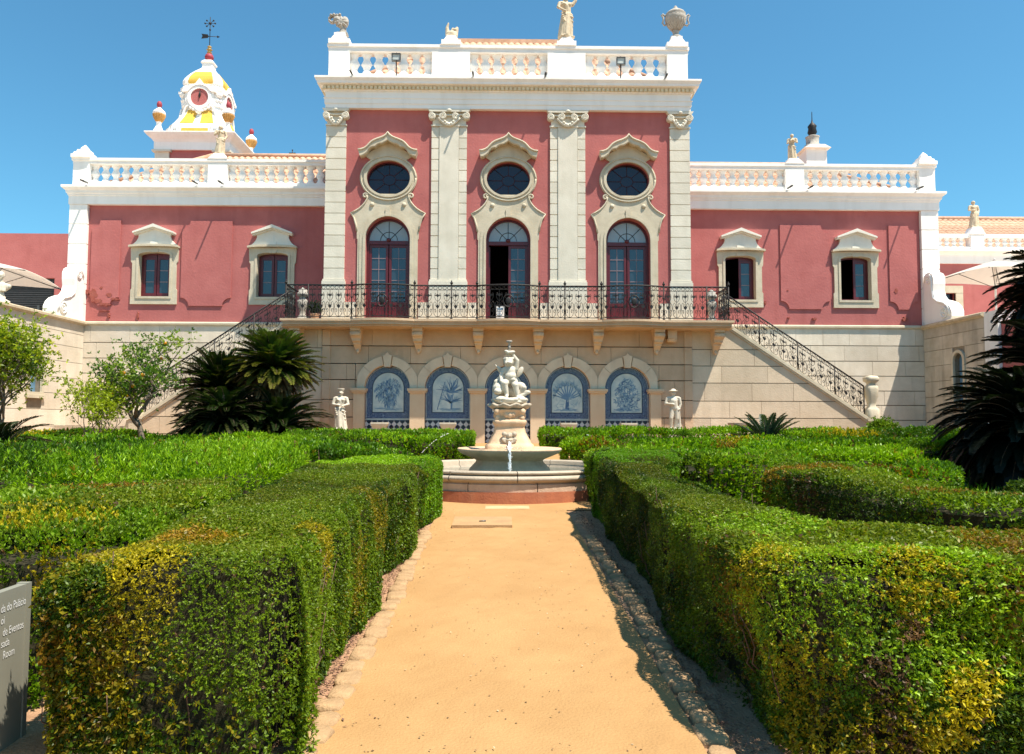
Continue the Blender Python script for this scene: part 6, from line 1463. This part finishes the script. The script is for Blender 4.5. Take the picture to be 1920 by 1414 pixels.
# ---- edging stones
def stone_mesh(r,w,l_):
    mb = MB(); h = .05; v = []
    n = 10
    ring = [(w/2*(abs(math.cos(a))**.5)*math.copysign(1,math.cos(a))*r.uniform(.9,1.06), l_/2*(abs(math.sin(a))**.5)*math.copysign(1,math.sin(a))*r.uniform(.9,1.06)) for a in [2*PI*i/n+.3 for i in range(n)]]
    for q,z in ((1.0,-.06),(1.0,h*.55),(.93,h*.85),(.78,h)): v += [(x*q,y*q,z+r.uniform(-.004,.004)) for x,y in ring]
    f = [(j*n+i,j*n+(i+1)%n,(j+1)*n+(i+1)%n,(j+1)*n+i) for j in range(3) for i in range(n)]+[[3*n+i for i in range(n)]]
    mb.add(v,f,0,True); return mb
r = random.Random(9)
for x0,lb,gp,ya,yb2 in ((-1.085,'pale flat edging stone set along the left side of the sand path','edging stones left of the path',2.5,8.7),(.765,'shaded flat edging stone set along the right side of the sand path','edging stones right of the path',2.6,8.4)):
    y = ya
    while y < yb2:
        l_ = r.uniform(.11,.24); y += l_/2; o = stone_mesh(r,r.uniform(.12,.165),l_-.012).build('edging_stone','pave',None,offset=False)
        o.location = (x0+r.uniform(-.018,.018)+.015*math.sin(y*1.3),y,zg(y)-.012+r.uniform(-.008,.008)); o.rotation_euler = (.035+r.uniform(-.04,.04),r.uniform(-.05,.05),r.uniform(-.08,.08)); tag(o,lb,'stone',gp); y += l_/2+.004
# ---- cycads
def cycad(label, x, y, z0, trunk, R_, nf, seed, up=(.1,1.35), col=((.008,.022,.006),(.028,.060,.012)), lean=(0,0), dead=0, tipc=(.10,.10,.012), leaflet=.16, tr=.17, droop=1.0):
    r = random.Random(seed); g = np.random.default_rng(seed); t = thing('cycad',label,'cycad',(x,y,z0))
    b = MB(); top = Vector((x+lean[0],y+lean[1],z0+trunk))
    npt = 8; pts = [Vector((x,y,z0-.1)).lerp(top,i/npt) for i in range(npt+1)]; b.tube(pts,[tr*(1.05+.12*(i%2)) for i in range(npt+1)],10)
    for i in range(int(trunk*60)):
        a = r.uniform(0,2*PI); q = r.random(); p = Vector((x,y,z0)).lerp(top,q); b.cap(p+Vector((tr*.95*math.cos(a),tr*.95*math.sin(a),0)),p+Vector((tr*1.3*math.cos(a),tr*1.3*math.sin(a),.05)),.025,.012)
    b.build('trunk','sagotrunk',t)
    def fronds(name,n,elev,RR,cols,dp,m):
        B_,D_,S_,N2,LL,WW,CC = [],[],[],[],[],[],[]; rb = MB()
        for i in range(n):
            a = 2.399*i+r.uniform(-.2,.2); e = elev[0]+(elev[1]-elev[0])*((i+.5)/n)**1.0+r.uniform(-.1,.1); ln = RR*r.uniform(.82,1.1); ns = 44
            p = np.array(top)+np.array((.05*math.cos(a),.05*math.sin(a),0)); P_ = []
            for s_ in range(ns+1):
                P_.append(p.copy()); e2 = e-dp*(s_/ns)**1.6*1.15; p = p+np.array((math.cos(a)*math.cos(e2),math.sin(a)*math.cos(e2),math.sin(e2)))*ln/ns
            P_ = np.array(P_); rb.tube(P_[::6].tolist(),[.014]*4+[.008]*(len(P_[::6])-4),4)
            T_ = unit(np.gradient(P_,axis=0)); sw = np.array((-math.sin(a),math.cos(a),0)); nrm = unit(np.cross(np.tile(sw,(len(T_),1)),-T_)); nrm *= np.sign(nrm[:,2:3]+1e-6)
            shade = r.uniform(.6,1.25); w = r.random()
            for sg in (-1,1):
                k = np.arange(3,ns+1); tt = k/ns; l_ = leaflet*RR*np.sin(PI*np.clip(.12+.83*tt,0,1))**.6*g.uniform(.9,1.1,len(k))
                d = unit(sw*sg*.80+T_[k]*(.45+.5*tt[:,None])+nrm[k]*.28+g.normal(0,.05,(len(k),3)))
                B_.append(P_[k]); D_.append(d); S_.append(unit(np.cross(d,nrm[k]))); N2.append(nrm[k]); LL.append(l_); WW.append(np.full(len(k),(.048 if col[0][0] < .005 else .034)*RR/1.1))
                c = np.array(cols[0])*(1-w)+np.array(cols[1])*w; cc = np.tile(c*shade,(len(k),1)); tp = np.clip((tt-.55)/.45,0,1)[:,None]*(.5 if i<n*.45 else .15); CC.append(cc*(1-tp)+np.array(tipc)*tp)
        leaf_mesh(name,np.concatenate(B_),np.concatenate(D_),np.concatenate(S_),np.concatenate(N2),np.concatenate(LL),np.concatenate(WW),np.concatenate(CC),m,t); rb.build('rachis','sagotrunk',t)
    fronds('crown',nf,up,R_,col,droop,'frond')
    if dead: fronds('dead_fronds',dead,(-1.3,-.3),R_*.82,((.16,.10,.05),(.30,.20,.10)),.5,'leafmatt')
    return t
p = P(515,700,21.6); cycad('tall cycad with a dense round crown and brown skirt beside the arcade',p.x,21.6,zg(21.6),p.z-zg(21.6)+.12,1.30,190,1,(-.3,1.5),((.014,.042,.010),(.05,.115,.018)),dead=80,tipc=(.26,.21,.02),droop=.6,leaflet=.2)
p = P(412,735,22.4); cycad('cycad half hidden behind the tall one, against the left stair',p.x,22.4,zg(22.4),p.z-zg(22.4)+.05,1.3,150,2,(-.3,1.45),((.006,.018,.005),(.02,.05,.010)),dead=16,droop=.6,leaflet=.2)
p = P(402,800,20.8); cycad('low dark cycad left of the tall cycad trunk',p.x,20.8,zg(20.8),.4,1.32,120,3,(-.1,1.35),((.005,.015,.005),(.018,.045,.011)))
p = P(520,800,21.2); cycad('low dark cycad at the foot of the tall cycad, nearest the robed statue',p.x,21.2,zg(21.2),.5,1.55,120,4,(-.15,1.35),((.005,.015,.005),(.018,.045,.011)))
p = P(432,800,21.0); cycad('dark cycad clump in the middle under the tall cycads',p.x,20.6,zg(20.6),.85,1.35,140,9,(-.4,1.3),((.005,.015,.005),(.018,.045,.011)))
p = P(1440,812,19.6); cycad('small bluish cycad among the hedges under the right stair',p.x,19.7,zg(19.7),.28,1.08,40,5,(.1,1.3),((.018,.045,.028),(.05,.095,.06)),droop=.55)
FROND_SHADE = ((.0035,.006,.004),(.010,.018,.010))  # deep shade among the fronds put into their colour
p = P(2030,555,14.2); cycad('huge shade-darkened cycad at right, upper crown',p.x,14.2,zg(14),p.z-zg(14),1.5,240,6,(-.9,1.35),FROND_SHADE,leaflet=.2,tipc=(.012,.02,.012),dead=0,tr=.28)
cycad('huge shade-darkened cycad at right, low wide crown before the wall window',P(1935,760,12.4).x,12.4,zg(12.4),1.05,1.5,260,7,(-.95,1.3),FROND_SHADE,tipc=(.012,.02,.012),tr=.25)
cycad('shade-darkened cycad filling the right edge between the two dark crowns',P(1990,690,13.6).x+.1,13.6,zg(13.6),1.9,1.6,240,8,(-1.1,1.2),FROND_SHADE,tipc=(.012,.02,.012),tr=.25)
p = P(-5,830,13.5); cycad('dark cycad at the left edge above the bright hedge',p.x,13.5,zg(13.5),.5,.95,44,10,(-.1,1.3),((.006,.014,.005),(.022,.045,.012)))
# ---- trees
def tree(name,label,cat,x,y,z0,h,spread,seed,trunk_r,leaf,col,fruit=0,levels=4,first=.3,dens=26,lean=(0,0),up=.45,multi=1,clump=.16,flat=1.0):
    r = random.Random(seed); t = thing(name,label,cat,(x,y,z0)); b = MB(); tips = []
    def grow(p,d,ln,rad_,lv):
        pts = [p]; n = 4; q = d.copy()
        for i in range(n): q = (q+Vector((r.uniform(-.25,.25),r.uniform(-.25,.25),r.uniform(-.10,.22)))).normalized(); p = p+q*ln/n; pts.append(p)
        b.tube(pts,[rad_*(1-.45*i/n) for i in range(n+1)],7 if lv<2 else 5)
        if lv >= 2: tips.extend(pts[2:])
        if lv < levels:
            k = r.choice((2,3,3)) if lv else 4
            a0 = r.uniform(0,2*PI)
            for i in range(k):
                a = a0+2*PI*i/k+r.uniform(-.5,.5); s_ = Vector((math.cos(a)*spread,math.sin(a)*spread*flat,up+r.uniform(-.25,.45)))
                grow(pts[-1] if i<2 else pts[-2],(q*.5+s_*.9).normalized(),ln*r.uniform(.62,.88),rad_*.58,lv+1)
        else: tips.append(p)
    for m_ in range(multi):
        d = Vector((lean[0]+r.uniform(-.5,.5)*(multi>1),lean[1]+r.uniform(-.4,.4)*(multi>1),1)).normalized(); grow(Vector((x+r.uniform(-.1,.1)*(multi>1),y,z0-.05)),d,h*first,trunk_r,0)
    b.build('trunk','bark',t)
    T_ = np.array([tuple(p) for p in tips]); idx = nrg.integers(0,len(T_),len(T_)*dens); pos = T_[idx]+nrg.normal(0,clump,(len(idx),3))
    out = unit(pos-np.array((x,y,z0+h*.55))); ax = unit(out*.5+nrg.normal(0,.6,pos.shape)+np.array((0,0,.25)))
    f = np.clip(.5+.35*sn(pos,3,seed)+nrg.normal(0,.25,len(pos)),0,1)[:,None]; c = np.where(f<.5,col[0]*(1-2*f)+col[1]*2*f,col[1]*(2-2*f)+col[2]*(2*f-1))
    b_,d,sd,nm,L_,W_,cc = sprigs(pos,ax,5,leaf,leaf*.5,.5,c); leaf_mesh('crown',b_,d,sd,nm,L_,W_,cc,'leaf',t)
    for i in range(fruit):
        p = r.choice(tips); mb = MB(); q = (p[0]+r.uniform(-.12,.12),p[1]-r.uniform(.05,.2),p[2]-r.uniform(.0,.15)); mb.ell(q,.042); mb.build('orange','orangefruit',t)
    return t
CIT = (np.array((.035,.09,.012)),np.array((.10,.20,.02)),np.array((.26,.35,.03)))
p = P(270,838,19.6); tree('citrus_tree','small citrus tree with a grey trunk and a few oranges before the pale wall','tree',p.x+.08,19.6,zg(19.6),3.0,1.05,12,.095,.085,CIT,fruit=9,first=.36,dens=3,up=.42,clump=.13)
YG = (np.array((.11,.19,.010)),np.array((.30,.38,.015)),np.array((.46,.48,.02)))
p = P(8,842,17.5); tree('shrub_tree','tall loose yellow green shrub at the left edge covering the blue window','tree',p.x-.45,17.5,zg(17.5),4.6,.75,5,.045,.085,YG,levels=4,first=.245,dens=2,up=.8,multi=5,clump=.22)
p = P(165,838,18.2); tree('young_shrub','young thin yellow green shrub between the left edge shrub and the citrus tree','shrub',p.x,18.2,zg(18.2),1.8,.8,8,.022,.075,(YG[0]*.7,YG[1]*.75,YG[1]*1.05),levels=3,first=.40,dens=2,up=.7,multi=3,clump=.12)
p = P(1655,800,23.5); tree('young_shrub','small rounded green seedling at the foot of the right stair newel','shrub',p.x,23.6,zg(23.6),1.05,.7,4,.02,.09,(MID,MID*1.5,LIT*1.2),levels=3,first=.25,dens=7,up=.5,multi=3,clump=.10)
# stone bench below the left wing
p0,p1 = P(104,800,24.5),P(262,800,24.5); t = thing('stone_bench','long low pale stone bench against the left wing basement','bench',((p0.x+p1.x)/2,25.6,zg(25)))
zb = P(180,799,25.6).z; b = MB(); b.box(p0.x-.5,p1.x-.35,25.3,25.95,zb-.11,zb); b.build('seat','kerbw',t); b = MB(); b.box(p0.x-.4,p1.x-.45,25.4,25.9,zg(25)-.05,zb-.111); b.build('base','kerb',t)
# ---- sign at the left edge
t = thing('sign_panel','grey beige standing sign with white lettering at the lower left edge','sign',(-2.52,3.0,0.1))
q = P(55,1093,3.62); sx = q.x; b = MB(); zt1 = q.z
b.prism([(2.2,-.05),(3.62,-.05),(3.62,zt1),(2.2,zt1)],sx-.04,sx,axis='x'); b.box(sx-.048,sx+.006,3.60,3.63,-.05,zt1+.004); pn = b.build('panel','sign',t)
for i,(tx,yy) in enumerate((('da do Palácio',1150),('oi',1172),('de Eventos',1195),('sada',1216),('Room',1238))):
    cu = bpy.data.curves.new('txt','FONT'); cu.body = tx; cu.size = .050; cu.extrude = 0
    to = bpy.data.objects.new('txt',cu); COL.objects.link(to); bpy.context.view_layer.update()
    me = bpy.data.meshes.new_from_object(to.evaluated_get(bpy.context.evaluated_depsgraph_get())); bpy.data.objects.remove(to); bpy.data.curves.remove(cu)
    d0 = R3 @ Vector(((0-960)/F,-(yy-707)/F,-1)); tt = (sx-CAM.x)/d0.x; w0 = CAM+d0*tt
    Mx = Matrix(((0,0,1,sx+.0025-origin(t).x),(.66,0,0,w0.y+.002+(.012 if i in (2,4) else 0)-origin(t).y),(0,1,0,w0.z-origin(t).z),(0,0,0,1)))
    me.transform(Mx); me.materials.clear(); me.materials.append(M['lettering']); o = bpy.data.objects.new('lettering',me); COL.objects.link(o); o.parent = pn

# potted plant on the balcony corner
t = thing('potted_plant','dark leafy potted plant on the balcony beside the left corner pilaster','plant',(-6.42,24.75,ZF)); b = MB(); b.lathe([(.11,0),(.15,.22),(.16,.24),(.14,.24),(.001,.22)],(-6.42,24.75,ZF),14,0); b.build('pot','terra',t)
n_ = 260; d = unit(nrg.normal(size=(n_,3))+np.array((0,0,.5))); b_,dd,sd,nm,L_,W_,c = sprigs(np.array((-6.42,24.75,ZF+.42))+d*.16*nrg.random((n_,1)),d,3,.12,.04,.4,np.tile(np.array((.02,.035,.015)),(n_,1))); leaf_mesh('leaves',b_,dd,sd,nm,L_,W_,c,'leaf',t)
# thin arcs of sprinkler water over the hedges beside the fountain
for (xa,ya),(xb,yb2),lb in (((842,812),(789,851),'thin white arc of sprinkler water over the hedge left of the fountain'),((1100,815),(1136,840),'thin white arc of sprinkler water over the hedge right of the fountain')):
    p,q = P(xa,ya,17.3),P(xb,yb2,16.9); mb = MB(); n_ = 40
    for i in range(n_):
        if rnd.random() < .35: continue
        s_ = i/n_; a_ = p.lerp(q,s_); c_ = p.lerp(q,s_+.8/n_); up_ = .16*math.sin(PI*s_)*.4; mb.tube([(a_.x,a_.y,a_.z+up_),(c_.x,c_.y,c_.z+up_)],.006,4)
    o = mb.build('sprinkler_water','jet',None,loc=q); tag(o,lb,'water')
